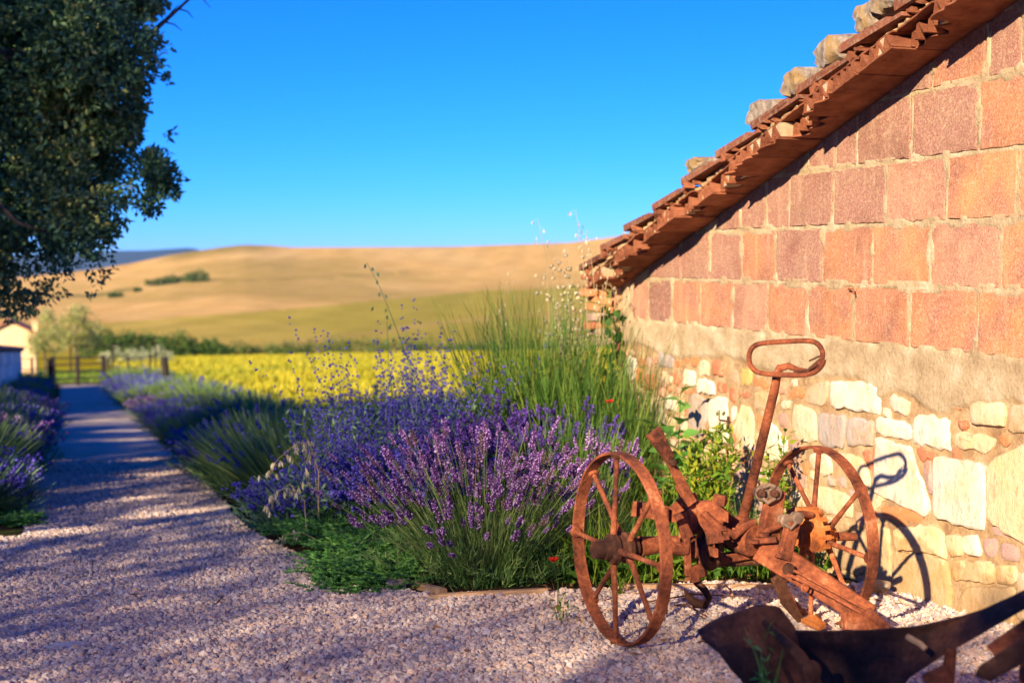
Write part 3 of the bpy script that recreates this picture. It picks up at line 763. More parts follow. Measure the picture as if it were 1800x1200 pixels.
# yellow flowering crop: tufts near enough to show
def crop():
    n = 90000
    r_ = 12 * np.exp(rng.random(n) * math.log(150 / 12)); a = np.radians(rng.uniform(-1, 26, n))
    x = np.sin(a) * r_; y = np.cos(a) * r_
    k = (x > np.interp(y, [12, 20, 30], [3.1, 2.55, 2.35])) & (y > 12) | (x > 3.0) & (y > 46); x, y, r_ = x[k], y[k], r_[k]; n = len(x)
    ph = fbm(x / 3, y / 5, 3.0, 3)
    h = (0.22 + 0.12 * rng.random(n) + 0.10 * ph)
    P = np.stack([x, y, gz(x, y)], 1); d = unit(np.stack([rng.normal(size=n) * .25, rng.normal(size=n) * .25, np.ones(n)], 1))
    acc = NP(); rn = np.clip(.60 + .24 * rng.normal(size=n) + .8 * ph, 0, 1)
    ribbons(acc, P, d, h, .016 + .0008 * r_, rng.normal(size=(n, 3)) * .12, 2, rn, taper=1.0)
    tag(acc.build('crop', L_YEL), 'dense yellow flowering crop covering the field behind the borders', 'crop', kind='stuff')
    # rough green verge between border and crop
    n = 9000; y = 9 + 36 * rng.random(n) ** 1.4; x = rng.uniform(2.0, 3.0, n)
    P = np.stack([x, y, gz(x, y)], 1); d = unit(np.stack([rng.normal(size=n) * .3, rng.normal(size=n) * .3, np.ones(n)], 1)); acc = NP()
    ribbons(acc, P, d, .18 + .2 * rng.random(n), .016, rng.normal(size=(n, 3)) * .2, 2)
    # lawn past the gate
    n = 9000; y = 46.5 + 26 * rng.random(n); x = rng.uniform(-6, 4, n)
    P = np.stack([x, y, gz(x, y)], 1); d = unit(np.stack([rng.normal(size=n) * .3, rng.normal(size=n) * .3, np.ones(n)], 1))
    ribbons(acc, P, d, .10 + .1 * rng.random(n), .03, rng.normal(size=(n, 3)) * .2, 2)
    tag(acc.build('verge_grass', L_GREEN), 'green grass between the lavender border and the yellow field', 'grass', kind='stuff')
crop()

# ================================================================== SHED
WX = 3.2                      # plane of the gable wall
Y_NEAR, Y_FAR = 3.2, 8.07
RK = 0.288                    # rise of the roof per metre towards the viewer
def roof_z(y): return 2.217 - RK * (y - 4.38)
shed = thing('stone_shed', 'old shed with red block gable over pale rubble stone and a crumbling tiled verge', 'shed', (WX, 6.0, 0.0))

def col(o, c):
    j = 1 + R.uniform(-.07, .07)
    o.color = (c[0] * j, c[1] * j, c[2] * j, 1)
    return o

def outline(poly, step=0.03, jit=0.006, rnd_=True):
    """resample a closed (y,z) outline, rounding corners and roughening edges"""
    P = [Vector(p) for p in poly]; n = len(P); o = []
    for i in range(n):
        a, b = P[i], P[(i + 1) % n]; L = (b - a).length; k = max(2, int(L / step))
        for q in range(k):
            t = q / k; o.append(a.lerp(b, t))
    m = len(o); s = []
    for i in range(m):
        p = o[i] * .6 + (o[i - 1] + o[(i + 1) % m]) * .2 if rnd_ else o[i].copy()
        s.append(p + Vector((R.gauss(0, jit), R.gauss(0, jit))))
    return s

def slab(name, poly, proud, mat, c, *, rnd_=True, flat=False, tilt=.0025, step=.030, jit=.004, bev=.006, rough=.002):
    o = outline(poly, step, jit, rnd_); n = len(o); cy = sum(p[0] for p in o) / n; cz = sum(p[1] for p in o) / n
    tx, tz = R.gauss(0, tilt) * 4, R.gauss(0, tilt) * 4
    size = min(max(p[0] for p in o) - min(p[0] for p in o), max(p[1] for p in o) - min(p[1] for p in o))
    b = min(bev / max(size, .02) * 2, .5); b2 = min(b * 2.6, .75)
    vs_ = []
    for (sc, dx) in ((1.0, .03), (1.0, -proud * .55), (1 - b, -proud), (1 - b2, -proud - (0 if flat else .002))):
        for p in o:
            y = cy + (p[0] - cy) * sc; z = cz + (p[1] - cz) * sc
            d = dx + ((y - cy) * tx + (z - cz) * tz if dx < 0 else 0)
            if dx <= -proud: d += R.gauss(0, rough)
            vs_.append((WX + d, y, z))
    vs_.append((WX - proud - (0 if flat else .002), cy, cz))
    f = []
    for r_ in range(3):
        for i in range(n): f.append((r_ * n + i, r_ * n + (i + 1) % n, (r_ + 1) * n + (i + 1) % n, (r_ + 1) * n + i))
    for i in range(n): f.append((3 * n + i, 3 * n + (i + 1) % n, 4 * n))
    mb = MB(); mb.add(vs_, f)
    ob = mb.build(name, mat, shed, smooth=True)
    return col(ob, c)

WHITE = (0.72, 0.65, 0.54); CREAM = (0.66, 0.54, 0.37); TAN = (0.60, 0.46, 0.30); GREY = (0.46, 0.39, 0.35); YEL = (0.66, 0.53, 0.33)
MAUVE = (0.45, 0.30, 0.26); RED = (0.44, 0.17, 0.09); ORG = (0.56, 0.22, 0.09); OCH = (0.60, 0.40, 0.13); PINK = (0.58, 0.32, 0.20)
# (kind, colour, outline in the wall plane as (y, z))
PIECES = [
 ('stone', WHITE, .022, [(5.542,0.797),(5.145,0.813),(5.141,0.686),(5.537,0.680)]),
 ('stone', WHITE, .012, [(5.080,0.770),(4.980,0.776),(4.923,0.759),(4.935,0.696),(5.007,0.705),(5.070,0.726)]),
 ('stone', WHITE, .018, [(5.176,0.677),(4.912,0.676),(4.906,0.603),(5.170,0.607)]),
 ('stone', WHITE, .020, [(4.893,0.707),(4.823,0.727),(4.757,0.726),(4.742,0.703),(4.684,0.725),(4.650,0.719),(4.646,0.603),(4.898,0.593)]),
 ('stone', WHITE, .020, [(5.169,0.593),(4.897,0.584),(4.868,0.518),(4.830,0.450),(4.782,0.377),(4.786,0.320),(4.959,0.334),(5.182,0.354)]),
 ('stone', WHITE, .022, [(4.760,0.566),(4.424,0.583),(4.422,0.332),(4.565,0.326),(4.753,0.327)]),
 ('stone', MAUVE, .012, [(4.832,0.518),(4.794,0.543),(4.767,0.543),(4.763,0.414),(4.790,0.414)]),
 ('brick', RED, .010, [(4.879,0.582),(4.757,0.582),(4.760,0.555),(4.827,0.534),(4.864,0.543)]),
 ('stone', CREAM, .014, [(4.618,0.671),(4.565,0.684),(4.376,0.685),(4.385,0.657),(4.428,0.620),(4.617,0.620)]),
 ('stone', CREAM, .024, [(4.530,0.801),(4.323,0.821),(4.319,0.719),(4.520,0.717)]),
 ('stone', TAN, .016, [(4.308,0.809),(4.131,0.827),(4.121,0.720),(4.305,0.716)]),
 ('brick', ORG, .008, [(4.357,0.696),(4.266,0.707),(4.313,0.658),(4.356,0.665)]),
 ('brick', ORG, .006, [(4.711,0.806),(4.630,0.813),(4.579,0.788),(4.591,0.763),(4.685,0.758)]),
 ('stone', YEL, .020, [(4.416,0.582),(4.328,0.633),(4.218,0.684),(4.097,0.705),(4.078,0.333),(4.207,0.330),(4.410,0.373)]),
 ('brick', ORG, .006, [(5.131,0.305),(4.931,0.338),(4.815,0.316),(4.831,0.283),(4.920,0.258),(5.117,0.270)]),
 ('stone', CREAM, .010, [(5.289,0.328),(5.189,0.356),(5.085,0.344),(5.144,0.308),(5.156,0.284),(5.247,0.271)]),
 ('stone', YEL, .014, [(5.208,0.232),(5.056,0.228),(5.037,-0.003),(5.109,-0.003),(5.232,-0.019)]),
 ('stone', YEL, .020, [(5.031,0.233),(4.711,0.305),(4.676,0.251),(4.651,0.183),(4.757,0.184),(5.024,0.145)]),
 ('stone', YEL, .019, [(5.024,0.138),(4.756,0.178),(4.651,0.177),(4.655,0.126),(4.615,0.070),(4.634,-0.028),(4.832,-0.045),(4.912,-0.022),(5.004,-0.043),(5.028,-0.006)]),
 ('stone', YEL, .016, [(4.680,0.275),(4.574,0.294),(4.554,0.212),(4.640,0.194)]),
 ('stone', WHITE, .017, [(4.567,0.296),(4.473,0.313),(4.451,0.275),(4.443,0.236),(4.543,0.212)]),
 ('stone', YEL, .018, [(4.647,0.182),(4.365,0.231),(4.356,0.154),(4.625,0.107)]),
 ('stone', YEL, .015, [(4.355,0.228),(4.242,0.242),(4.234,0.207),(4.253,0.168),(4.346,0.158)]),
 ('brick', MAUVE, .008, [(4.445,0.308),(4.354,0.319),(4.344,0.286),(4.359,0.247),(4.436,0.240)]),
 ('brick', MAUVE, .010, [(4.334,0.306),(4.222,0.315),(4.220,0.257),(4.336,0.245)]),
 ('brick', MAUVE, .008, [(4.386,0.361),(4.281,0.363),(4.291,0.335),(4.376,0.331)]),
 ('brick', MAUVE, .008, [(4.273,0.336),(4.239,0.357),(4.146,0.370),(4.145,0.336)]),
 ('stone', YEL, .020, [(4.536,0.101),(4.253,0.164),(4.239,0.148),(4.256,0.000),(4.585,-0.078),(4.577,0.025)]),
 ('stone', CREAM, .018, [(4.228,0.226),(4.096,0.244),(4.090,0.066),(4.238,0.046)]),
 ('brick', MAUVE, .008, [(4.209,0.314),(4.099,0.327),(4.097,0.264),(4.207,0.257)]),
 ('stone', GREY, .014, [(5.656,0.640),(5.421,0.664),(5.422,0.518),(5.547,0.495),(5.652,0.508)]),
 ('stone', GREY, .016, [(5.406,0.638),(5.337,0.657),(5.197,0.656),(5.184,0.643),(5.194,0.546),(5.403,0.522)]),
 ('stone', CREAM, .014, [(5.874,0.666),(5.767,0.663),(5.666,0.635),(5.663,0.508),(5.816,0.491),(5.907,0.556)]),
 ('stone', TAN, .010, [(5.743,0.756),(5.569,0.793),(5.559,0.753),(5.589,0.674),(5.781,0.679)]),
 ('brick', ORG, .008, [(5.903,0.736),(5.796,0.748),(5.782,0.714),(5.808,0.692),(5.929,0.678)]),
 ('brick', PINK, .006, [(6.074,0.754),(5.922,0.754),(5.943,0.693),(6.084,0.693)]),
 ('stone', CREAM, .010, [(6.009,0.665),(5.910,0.680),(5.914,0.635),(5.986,0.621)]),
 ('stone', MAUVE, .008, [(6.039,0.609),(5.927,0.606),(5.925,0.527),(6.009,0.545)]),
 ('stone', TAN, .010, [(6.284,0.682),(6.032,0.691),(6.020,0.661),(6.088,0.608),(6.282,0.594)]),
 ('stone', WHITE, .018, [(6.109,0.554),(5.938,0.479),(5.932,0.440),(6.005,0.363),(6.077,0.373),(6.187,0.365)]),
 ('stone', MAUVE, .008, [(5.911,0.512),(5.820,0.523),(5.816,0.397),(5.854,0.376),(5.920,0.435)]),
 ('stone', WHITE, .012, [(6.169,0.319),(5.948,0.330),(5.928,0.306),(5.961,0.268),(6.146,0.246)]),
 ('stone', MAUVE, .010, [(5.880,0.340),(5.760,0.344),(5.745,0.286),(5.892,0.269)]),
 ('stone', WHITE, .014, [(5.723,0.454),(5.546,0.464),(5.525,0.391),(5.593,0.356),(5.722,0.402)]),
 ('stone', CREAM, .018, [(5.486,0.491),(5.298,0.497),(5.229,0.446),(5.198,0.366),(5.352,0.348),(5.448,0.427)]),
 ('brick', RED, .008, [(5.288,0.522),(5.190,0.535),(5.196,0.432),(5.241,0.468)]),
 ('stone', CREAM, .014, [(5.694,0.315),(5.482,0.322),(5.351,0.299),(5.348,0.212),(5.527,0.203),(5.692,0.224)]),
 ('stone', CREAM, .010, [(5.891,0.253),(5.745,0.275),(5.730,0.205),(5.860,0.177)]),
 ('stone', CREAM, .012, [(6.045,0.234),(5.910,0.208),(5.881,0.160),(6.059,0.095)]),
 ('stone', TAN, .012, [(5.639,0.173),(5.539,0.190),(5.316,0.195),(5.347,0.158),(5.587,0.114)]),
 ('stone', TAN, .014, [(5.587,0.101),(5.347,0.146),(5.247,0.189),(5.251,-0.007),(5.389,-0.024),(5.559,-0.009)]),
 ('stone', WHITE, .020, [(6.782,0.593),(6.657,0.627),(6.567,0.621),(6.563,0.395),(6.669,0.375),(6.771,0.384)]),
 ('stone', GREY, .014, [(7.033,0.600),(6.935,0.617),(6.817,0.575),(6.815,0.500),(6.877,0.379),(7.040,0.375)]),
 ('stone', WHITE, .010, [(6.540,0.580),(6.476,0.593),(6.474,0.529),(6.532,0.493)]),
 ('stone', CREAM, .016, [(6.406,0.614),(6.301,0.589),(6.269,0.516),(6.290,0.387),(6.392,0.381),(6.531,0.473),(6.458,0.516)]),
 ('stone', WHITE, .020, [(6.936,0.696),(6.736,0.694),(6.721,0.621),(6.946,0.619)]),
 ('stone', WHITE, .012, [(7.102,0.734),(6.955,0.730),(6.961,0.653),(7.138,0.645)]),
 ('stone', CREAM, .012, [(6.920,0.798),(6.786,0.787),(6.805,0.711),(6.926,0.709)]),
 ('brick', RED, .016, [(6.752,0.806),(6.617,0.812),(6.625,0.725),(6.743,0.723)]),
 ('brick', ORG, .008, [(7.037,0.811),(6.938,0.815),(6.948,0.750),(7.036,0.762)]),
 ('brick', ORG, .006, [(7.111,0.811),(7.051,0.810),(7.058,0.760),(7.110,0.760)]),
 ('brick', RED, .008, [(6.702,0.697),(6.582,0.692),(6.590,0.640),(6.701,0.645)]),
 ('brick', RED, .006, [(6.562,0.676),(6.478,0.684),(6.476,0.603),(6.560,0.610)]),
 ('brick', RED, .006, [(6.455,0.667),(6.315,0.677),(6.320,0.644),(6.454,0.640)]),
 ('brick', OCH, .006, [(6.429,0.788),(6.311,0.794),(6.309,0.712),(6.414,0.698)]),
 ('brick', PINK, .006, [(6.544,0.768),(6.448,0.768),(6.446,0.701),(6.543,0.707)]),
 ('brick', ORG, .006, [(6.286,0.752),(6.187,0.753),(6.119,0.709),(6.285,0.698)]),
 ('brick', ORG, .006, [(6.258,0.583),(6.169,0.584),(6.211,0.487),(6.256,0.510)]),
 ('brick', ORG, .006, [(7.138,0.627),(6.971,0.635),(6.971,0.607),(7.138,0.598)]),
 ('brick', RED, .008, [(7.255,0.707),(7.162,0.690),(7.169,0.635),(7.261,0.635)]),
 ('stone', GREY, .014, [(7.456,0.813),(7.256,0.810),(7.255,0.723),(7.479,0.714)]),
 ('stone', CREAM, .008, [(7.233,0.821),(7.126,0.818),(7.126,0.787),(7.233,0.783)]),
 ('brick', ORG, .006, [(7.232,0.770),(7.122,0.778),(7.121,0.740),(7.232,0.729)]),
 ('brick', PINK, .006, [(7.111,0.363),(6.967,0.374),(6.984,0.335),(7.125,0.318)]),
 ('stone', CREAM, .010, [(7.174,0.469),(7.068,0.473),(7.066,0.387),(7.191,0.389)]),
 ('brick', RED, .006, [(7.107,0.570),(7.054,0.559),(7.053,0.488),(7.106,0.489)]),
 ('stone', WHITE, .014, [(7.966,0.744),(7.803,0.748),(7.801,0.610),(7.945,0.605)]),
 ('brick', RED, .008, [(7.777,0.747),(7.673,0.754),(7.672,0.700),(7.776,0.689)]),
 ('brick', MAUVE, .008, [(7.638,0.762),(7.563,0.767),(7.562,0.708),(7.646,0.702)]),
]
occ = np.zeros((560, 130), bool)             # 1 cm cells: y 2.6..8.2, z -.4..0.9
def mark(poly, test=False, grow=0.0):
    ys = [p[0] for p in poly]; zs = [p[1] for p in poly]
    y0, y1 = int((min(ys) - grow - 2.6) * 100), int((max(ys) + grow - 2.6) * 100) + 1; z0, z1 = int((min(zs) - grow + .4) * 100), int((max(zs) + grow + .4) * 100) + 1
    if y0 < 0 or z0 < 0 or y1 > 560 or z1 > 130: return True
    gy, gz_ = np.meshgrid(np.arange(y0, y1) / 100 + 2.605, np.arange(z0, z1) / 100 - .395, indexing='ij')
    ins = np.zeros(gy.shape, bool); n = len(poly)
    for i in range(n):
        (ya, za), (yb, zb) = poly[i], poly[(i + 1) % n]
        if abs(zb - za) < 1e-9: continue
        ins ^= ((za > gz_) != (zb > gz_)) & (gy < (yb - ya) * (gz_ - za) / (zb - za) + ya)
    if test: return bool((ins & occ[y0:y1, z0:z1]).any())
    occ[y0:y1, z0:z1] |= ins
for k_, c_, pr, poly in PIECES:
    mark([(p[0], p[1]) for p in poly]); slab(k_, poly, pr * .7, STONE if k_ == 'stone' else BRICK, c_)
# the rest of the rubble, packed by falling size
def band_bottom(y): return 0.815 + 0.02 * math.sin(y * 5) - 0.05 * math.exp(-((y - 4.75) / .18) ** 2) - .06 * math.exp(-((y - 5.15) / .1) ** 2)
for (w0, w1, h0, h1, tries) in ((.22, .34, .14, .24, 500), (.13, .22, .09, .16, 1500), (.08, .14, .06, .10, 4000), (.05, .09, .035, .06, 6000)):
    for t in range(tries):
        w = R.uniform(w0, w1) / 2; h = R.uniform(h0, h1) / 2; y = R.uniform(2.75, 7.98); z = R.uniform(-.22, .78)
        if z + h > band_bottom(y) - .02: continue
        sk = R.uniform(-.15, .15) * w
        poly = [(y - w * R.uniform(.85, 1), z - h * R.uniform(.85, 1)), (y + w * R.uniform(.85, 1), z - h * R.uniform(.85, 1) + sk), (y + w * R.uniform(.8, 1), z + h * R.uniform(.85, 1) + sk), (y - w * R.uniform(.8, 1), z + h * R.uniform(.85, 1))]
        g = [(y + (a - y) * 1.06, z + (b - z) * 1.10) for a, b in poly]
        if mark(g, True): continue
        mark(g)
        br = R.random() < (.22 if w > .09 else .6)
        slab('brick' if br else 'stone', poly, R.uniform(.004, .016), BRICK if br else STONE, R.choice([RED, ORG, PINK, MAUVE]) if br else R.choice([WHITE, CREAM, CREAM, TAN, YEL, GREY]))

# fired blocks: course lines in z, vertical joints in y (from far to near)
CZ = [0.972, 1.218, 1.472, 1.722, 1.983, 2.235, 2.49]
JO = [[7.887, 7.626, 7.292, 6.911, 6.524, 6.151, 5.760, 5.358, 4.940, 4.497, 3.99, 3.7, 3.42, 3.2],
      [7.630, 7.165, 6.810, 6.434, 6.076, 5.638, 5.225, 4.806, 4.364, 4.09, 3.8, 3.5, 3.2],
      [6.713, 6.440, 6.180, 5.942, 5.546, 5.120, 4.705, 4.270, 4.0, 3.7, 3.45, 3.2],
      [5.996, 5.781, 5.531, 5.354, 4.946, 4.511, 4.22, 3.95, 3.66, 3.4, 3.2],
      [5.133, 4.812, 4.473, 4.278, 4.0, 3.75, 3.5, 3.2],
      [4.598, 4.3, 4.0, 3.7, 3.45, 3.2]]
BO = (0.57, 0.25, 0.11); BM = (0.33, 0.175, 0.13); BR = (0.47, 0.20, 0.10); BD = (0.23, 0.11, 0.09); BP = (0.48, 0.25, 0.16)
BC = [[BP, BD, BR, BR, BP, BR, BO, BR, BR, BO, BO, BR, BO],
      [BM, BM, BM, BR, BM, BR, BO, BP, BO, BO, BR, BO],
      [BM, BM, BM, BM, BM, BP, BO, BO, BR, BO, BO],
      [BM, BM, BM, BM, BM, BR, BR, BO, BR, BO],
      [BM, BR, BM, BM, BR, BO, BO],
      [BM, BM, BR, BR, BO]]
block_rects = []
for ci in range(6):
    js = JO[ci]
    for k in range(len(js) - 1):
        ya, yb = js[k] - .0095, js[k + 1] + .0095; z0, z1 = CZ[ci] + .009, CZ[ci + 1] - .010
        if ya - yb < .03: continue
        ra, rb = roof_z(ya) + .0, roof_z(yb) + .0
        if max(ra, rb) < z0 + .03: continue
        poly = [(yb, z0), (ya, z0)]
        if ra >= z1: poly += [(ya, z1), (yb, z1)]
        elif rb >= z1:
            yc = 4.38 - (z1 - 2.217) / RK
            if ra > z0 + .01: poly += [(ya, ra), (yc, z1), (yb, z1)]
            else:
                poly = [(yb, z0), (4.38 - (z0 - 2.217) / RK, z0), (yc, z1), (yb, z1)]
        else:
            if ra > z0 + .01: poly += [(ya, ra), (yb, rb)]
            else: poly = [(yb, z0), (4.38 - (z0 - 2.217) / RK, z0), (yb, rb)]
        block_rects.append((yb, ya, z0, z1))
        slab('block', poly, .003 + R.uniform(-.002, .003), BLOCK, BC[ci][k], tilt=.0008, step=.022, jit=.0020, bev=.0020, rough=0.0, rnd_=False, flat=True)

# mortar between everything, the cement band and the smears over the block edges
def mortar():
    ys = np.arange(Y_NEAR - .6, Y_FAR + .001, .0125); zs = np.arange(-.45, 2.7, .0125)
    Yg, Zg = np.meshgrid(ys, zs, indexing='ij')
    n = fbm(Yg * 9, Zg * 9, 1.0, 4); nf = fbm(Yg * 30, Zg * 30, 4.0, 3)
    bb = np.vectorize(band_bottom)(Yg) + .018 * fbm(Yg * 7, Zg * 7, 6, 3)
    band = sstep(-.012, .004, Zg - bb)
    x = WX + .0005 - .010 * n - .004 * nf
    x = np.where(band > 0, x * (1 - band) + band * (WX - .012 - .0025 * n - .0012 * nf), x)
    blk = Zg > .972 + .012 * vnoise(Yg * 12, 0, 3)
    edge = np.full(Yg.shape, 0.0); inside = np.zeros(Yg.shape, bool)
    for (a, b, c, d) in block_rects:
        e = np.minimum(np.minimum(Yg - a, b - Yg), np.minimum(Zg - c, d - Zg)); i = e > 0
        inside |= i; edge = np.where(i, e, edge)
    xb = WX - .0025 - .003 * n - .002 * nf
    smear = fbm(Yg * 14, Zg * 14, 9.0, 3)
    xin = WX + .02 - .0300 * (1 - sstep(.0, .045, edge)) * sstep(-.35, .25, smear)
    xb = np.where(inside, xin, xb)
    x = np.where(blk, xb, x)
    rag = .010 * fbm(Yg * 20, 0, 2.0, 3)
    below = Zg < np.array(roof_z(Yg)) + .01 + rag
    V = np.stack([x, Yg, Zg], -1).reshape(-1, 3); NY, NZ = Yg.shape
    i = (np.arange(NY - 1)[:, None] * NZ + np.arange(NZ - 1)[None])
    ok = (below[:-1, :-1] & below[1:, 1:]).ravel()
    F = np.stack([i, i + NZ, i + NZ + 1, i + 1], -1).reshape(-1, 4)[ok]
    rn = np.clip(band + (Zg > .9), 0, 1).ravel()
    acc = NP(); V = V - np.array([WX, 6.0, 0.0]); acc.add(V, F, rn)
    acc.build('mortar', MORTAR, shed, smooth=True)
mortar()

# the body of the shed behind the face, so that it stands as a building
core = MB()
core.prism([(WX + .025, .2, -.5), (WX + .025, Y_FAR, -.5), (WX + .025, Y_FAR, roof_z(Y_FAR) - .01), (WX + .025, .2, roof_z(.2) - .01)], (1, 0, 0), 4.2)
core.build('wall', MORTAR, shed)
# stones of the far corner, seen as a ragged vertical edge
for k in range(9):
    z = -.35 + k * .17; mb = MB(); mb.box((WX + .10, Y_FAR + .012 + R.uniform(-.01, .01), z + .08), (.26 + R.uniform(-.04, .02), .07, .145))
    col(mb.build('quoin', STONE, shed, rough=.008), R.choice([WHITE, CREAM, TAN, RED, PINK]))

# numeral 4 and a bent nail on the wall
n4 = MB()
q = [Vector((3.183,6.640,0.553)), Vector((3.183,6.639,0.503)), Vector((3.183,6.523,0.509))]
n4.tube(q, .0052, 6); n4.tube([Vector((3.182,6.538,0.534)), Vector((3.182,6.540,0.467))], .0062, 6)
n4.build('numeral', RUST_DK, shed)
nl = MB(); nl.tube([Vector((3.180,5.383,1.201)), Vector((3.170,5.324,1.203)), Vector((3.165,5.311,1.181))], .004, 6); nl.build('nail', RUST, shed)

# ---------------------------------------------------------------- verge of hollow clay units, flat tiles and cover tiles
EU = Vector((0, -1, RK)).normalized(); EN = Vector((0, RK, 1)).normalized(); O_ = Vector((0, 4.38, 2.217))
def rp(x, u, n): return O_ + Vector((x, 0, 0)) + EU * u + EN * n
def jag(x0, x1, u0, u1, n0, n1, amp, k=9):
    """slab whose outer edge (x0) is ragged"""
    a = []; 
    for i in range(k + 1):
        u = u0 + (u1 - u0) * i / k; a.append((x0 + R.uniform(-amp, amp), u))
    a += [(x1, u1), (x1, u0)]
    return [rp(x, u, n0) for x, u in a], EN, n1 - n0
def seg(mb, pts, m=0):
    mb.prism(*pts, m=m)
MF = MORTAR
def hollow(u, L, x0, broken):
    mb = MB(); dn = R.uniform(-.007, .002);  t = .007; h = .074
    x1 = WX + .25
    if broken < 2: seg(mb, jag(x0, x1, u, u + L, .0, t, .002 if not broken else .022))
    else: seg(mb, jag(x0 + .10, x1, u, u + L, .0, t, .05))
    seg(mb, jag(x0 + .012, x1, u, u + L, h - t, h, .004))
    k = 4; cw = L / k
    for i in range(k):
        a = u + i * cw; xo = x0 + (R.uniform(0, .012) if broken < 2 else R.uniform(.02, .08))
        for (p, q) in (((a, t), (a + cw / 2, h - t)), ((a + cw / 2, h - t), (a + cw, t))):
            d = .0045
            mb.prism([rp(xo, p[0] - d, p[1]), rp(xo, p[0] + d, p[1]), rp(xo, q[0] + d, q[1]), rp(xo, q[0] - d, q[1])], (1, 0, 0), x1 - xo - .005)
        if R.random() < .5:
            xm = xo + R.uniform(.004, .02)
            mb.prism([rp(xm, a + .008, t), rp(xm, a + cw - .008, t), rp(xm + .008, a + cw / 2, h - t)], (1, 0, 0), .1, 1)
        if R.random() < .35:
            xm = xo + R.uniform(.002, .01)
            mb.prism([rp(xm, a + cw / 2 + .008, h - t), rp(xm, a + cw * 1.5 - .008, h - t), rp(xm + .006, a + cw, t)], (1, 0, 0), .1, 1)
    mb.prism([rp(WX - .0, u + .005, -.02), rp(WX - .0, u + L - .005, -.02), rp(WX - .0, u + L - .005, .0), rp(WX - .0, u + .005, .0)], (1, 0, 0), .1, 1)
    mb.v = [(p[0], p[1], p[2] + dn + (p[1] - 5) * 0) for p in mb.v]
    o = mb.build('hollow_tile', [TILE, MORTAR], shed, rough=.0022)
    at = o.data.attributes.new('rnd', 'FLOAT', 'POINT'); at.data.foreach_set('value', np.full(len(o.data.vertices), 1.0, np.float32))
u = -3.86; i = 0
while u < 2.0:
    L = R.choice([.25, .25, .25, .19]); br = 2 if i in (1, 3, 6, 8, 11, 15) else (1 if R.random() < .55 else 0)
    hollow(u + .003, L - .006, 2.972 + R.uniform(-.022, .022) + (.03 if i < 2 else 0), br); u += L; i += 1
# mortar bed and flat tiles above
mb = MB()
u = -3.86
while u < 2.0:
    L = R.uniform(.12, .22); seg(mb, jag(3.004 + R.uniform(-.012, .016), WX + .3, u, u + L, .0745, .088 + R.uniform(0, .012), .010, 6)); u += L
o = mb.build('mortar_bed', MORTAR, shed); at = o.data.attributes.new('rnd', 'FLOAT', 'POINT'); at.data.foreach_set('value', np.full(len(o.data.vertices), 0.0, np.float32))
u = -3.92; k = 0
while u < 2.0:
    L = .40; x0 = 2.968 + R.uniform(-.012, .018)
    mb = MB(); a = R.uniform(.030, .046)
    # lower end lifted over the tile below: wedge shaped slab plus raised lip and end return
    P = [rp(x0, u, .092 + a), rp(x0, u + L + .05, .093), rp(x0, u + L + .05, .109), rp(x0, u, .110 + a)]
    mb.prism(P, (1, 0, 0), .36)
    mb.prism([rp(x0, u - .001, .110 + a), rp(x0, u + L - .05, .114), rp(x0, u + L - .05, .132), rp(x0, u - .001, .128 + a)], (1, 0, 0), .022)
    mb.prism([rp(x0 + .34, u - .001, .110 + a), rp(x0 + .34, u + L - .05, .114), rp(x0 + .34, u + L - .05, .132), rp(x0 + .34, u - .001, .128 + a)], (1, 0, 0), .022)
    for v in range(len(mb.v)):
        p = Vector(mb.v[v]); mb.v[v] = tuple(p + mnoise.noise_vector(p * 6) * .006)
    mb.build('flat_tile', TILE_OLD, shed)
    # bedding rubble under the lifted end
    rb = MB()
    for q in range(5):
        c = rp(x0 + R.uniform(.01, .06), u + R.uniform(.0, .2), .100 + R.uniform(0, .016)); rb.box(c, (R.uniform(.03, .06), R.uniform(.02, .05), R.uniform(.012, .026)), Matrix.Rotation(R.uniform(0, 1.5), 3, 'X'))
    rb.build('bedding_shards', TILE, shed, rough=.004, kind='stuff')
    u += L; k += 1
# cover tiles (half round) behind the verge
def half_round(x, u, L, r0, r1):
    mb = MB(); n = 8; V = []
    for (uu, rr, nn) in ((u, r0, .150), (u + L, r1, .122)):
        for s_ in (0, .013):
            for i in range(n + 1):
                a = PI * i / n; V.append(rp(x + math.cos(a) * (rr - s_), uu, nn + math.sin(a) * (rr - s_) * .85 - .02))
    f = []; q = n + 1
    for i in range(n):
        f += [(i, i + 1, 2 * q + i + 1, 2 * q + i), (q + i, 3 * q + i, 3 * q + i + 1, q + i + 1), (i, q + i, q + i + 1, i + 1), (2 * q + i, 2 * q + i + 1, 3 * q + i + 1, 3 * q + i)]
    f += [(0, 2 * q, 3 * q, q), (n, q + n, 3 * q + n, 2 * q + n)]
    mb.add(V, f); mb.build('cover_tile', TILE_OLD, shed, smooth=True)
for row in range(3):
    u = -3.9
    while u < 1.9:
        half_round(3.335 + row * .30 + R.uniform(-.006, .006), u, .43, .085, .068); u += .38
mb = MB(); mb.prism([rp(3.3, -3.86, -.012), rp(3.3, 2.2, -.012), rp(3.3, 2.2, .10), rp(3.3, -3.86, .10)], (1, 0, 0), 4.4); mb.build('roof', TILE_OLD, shed)
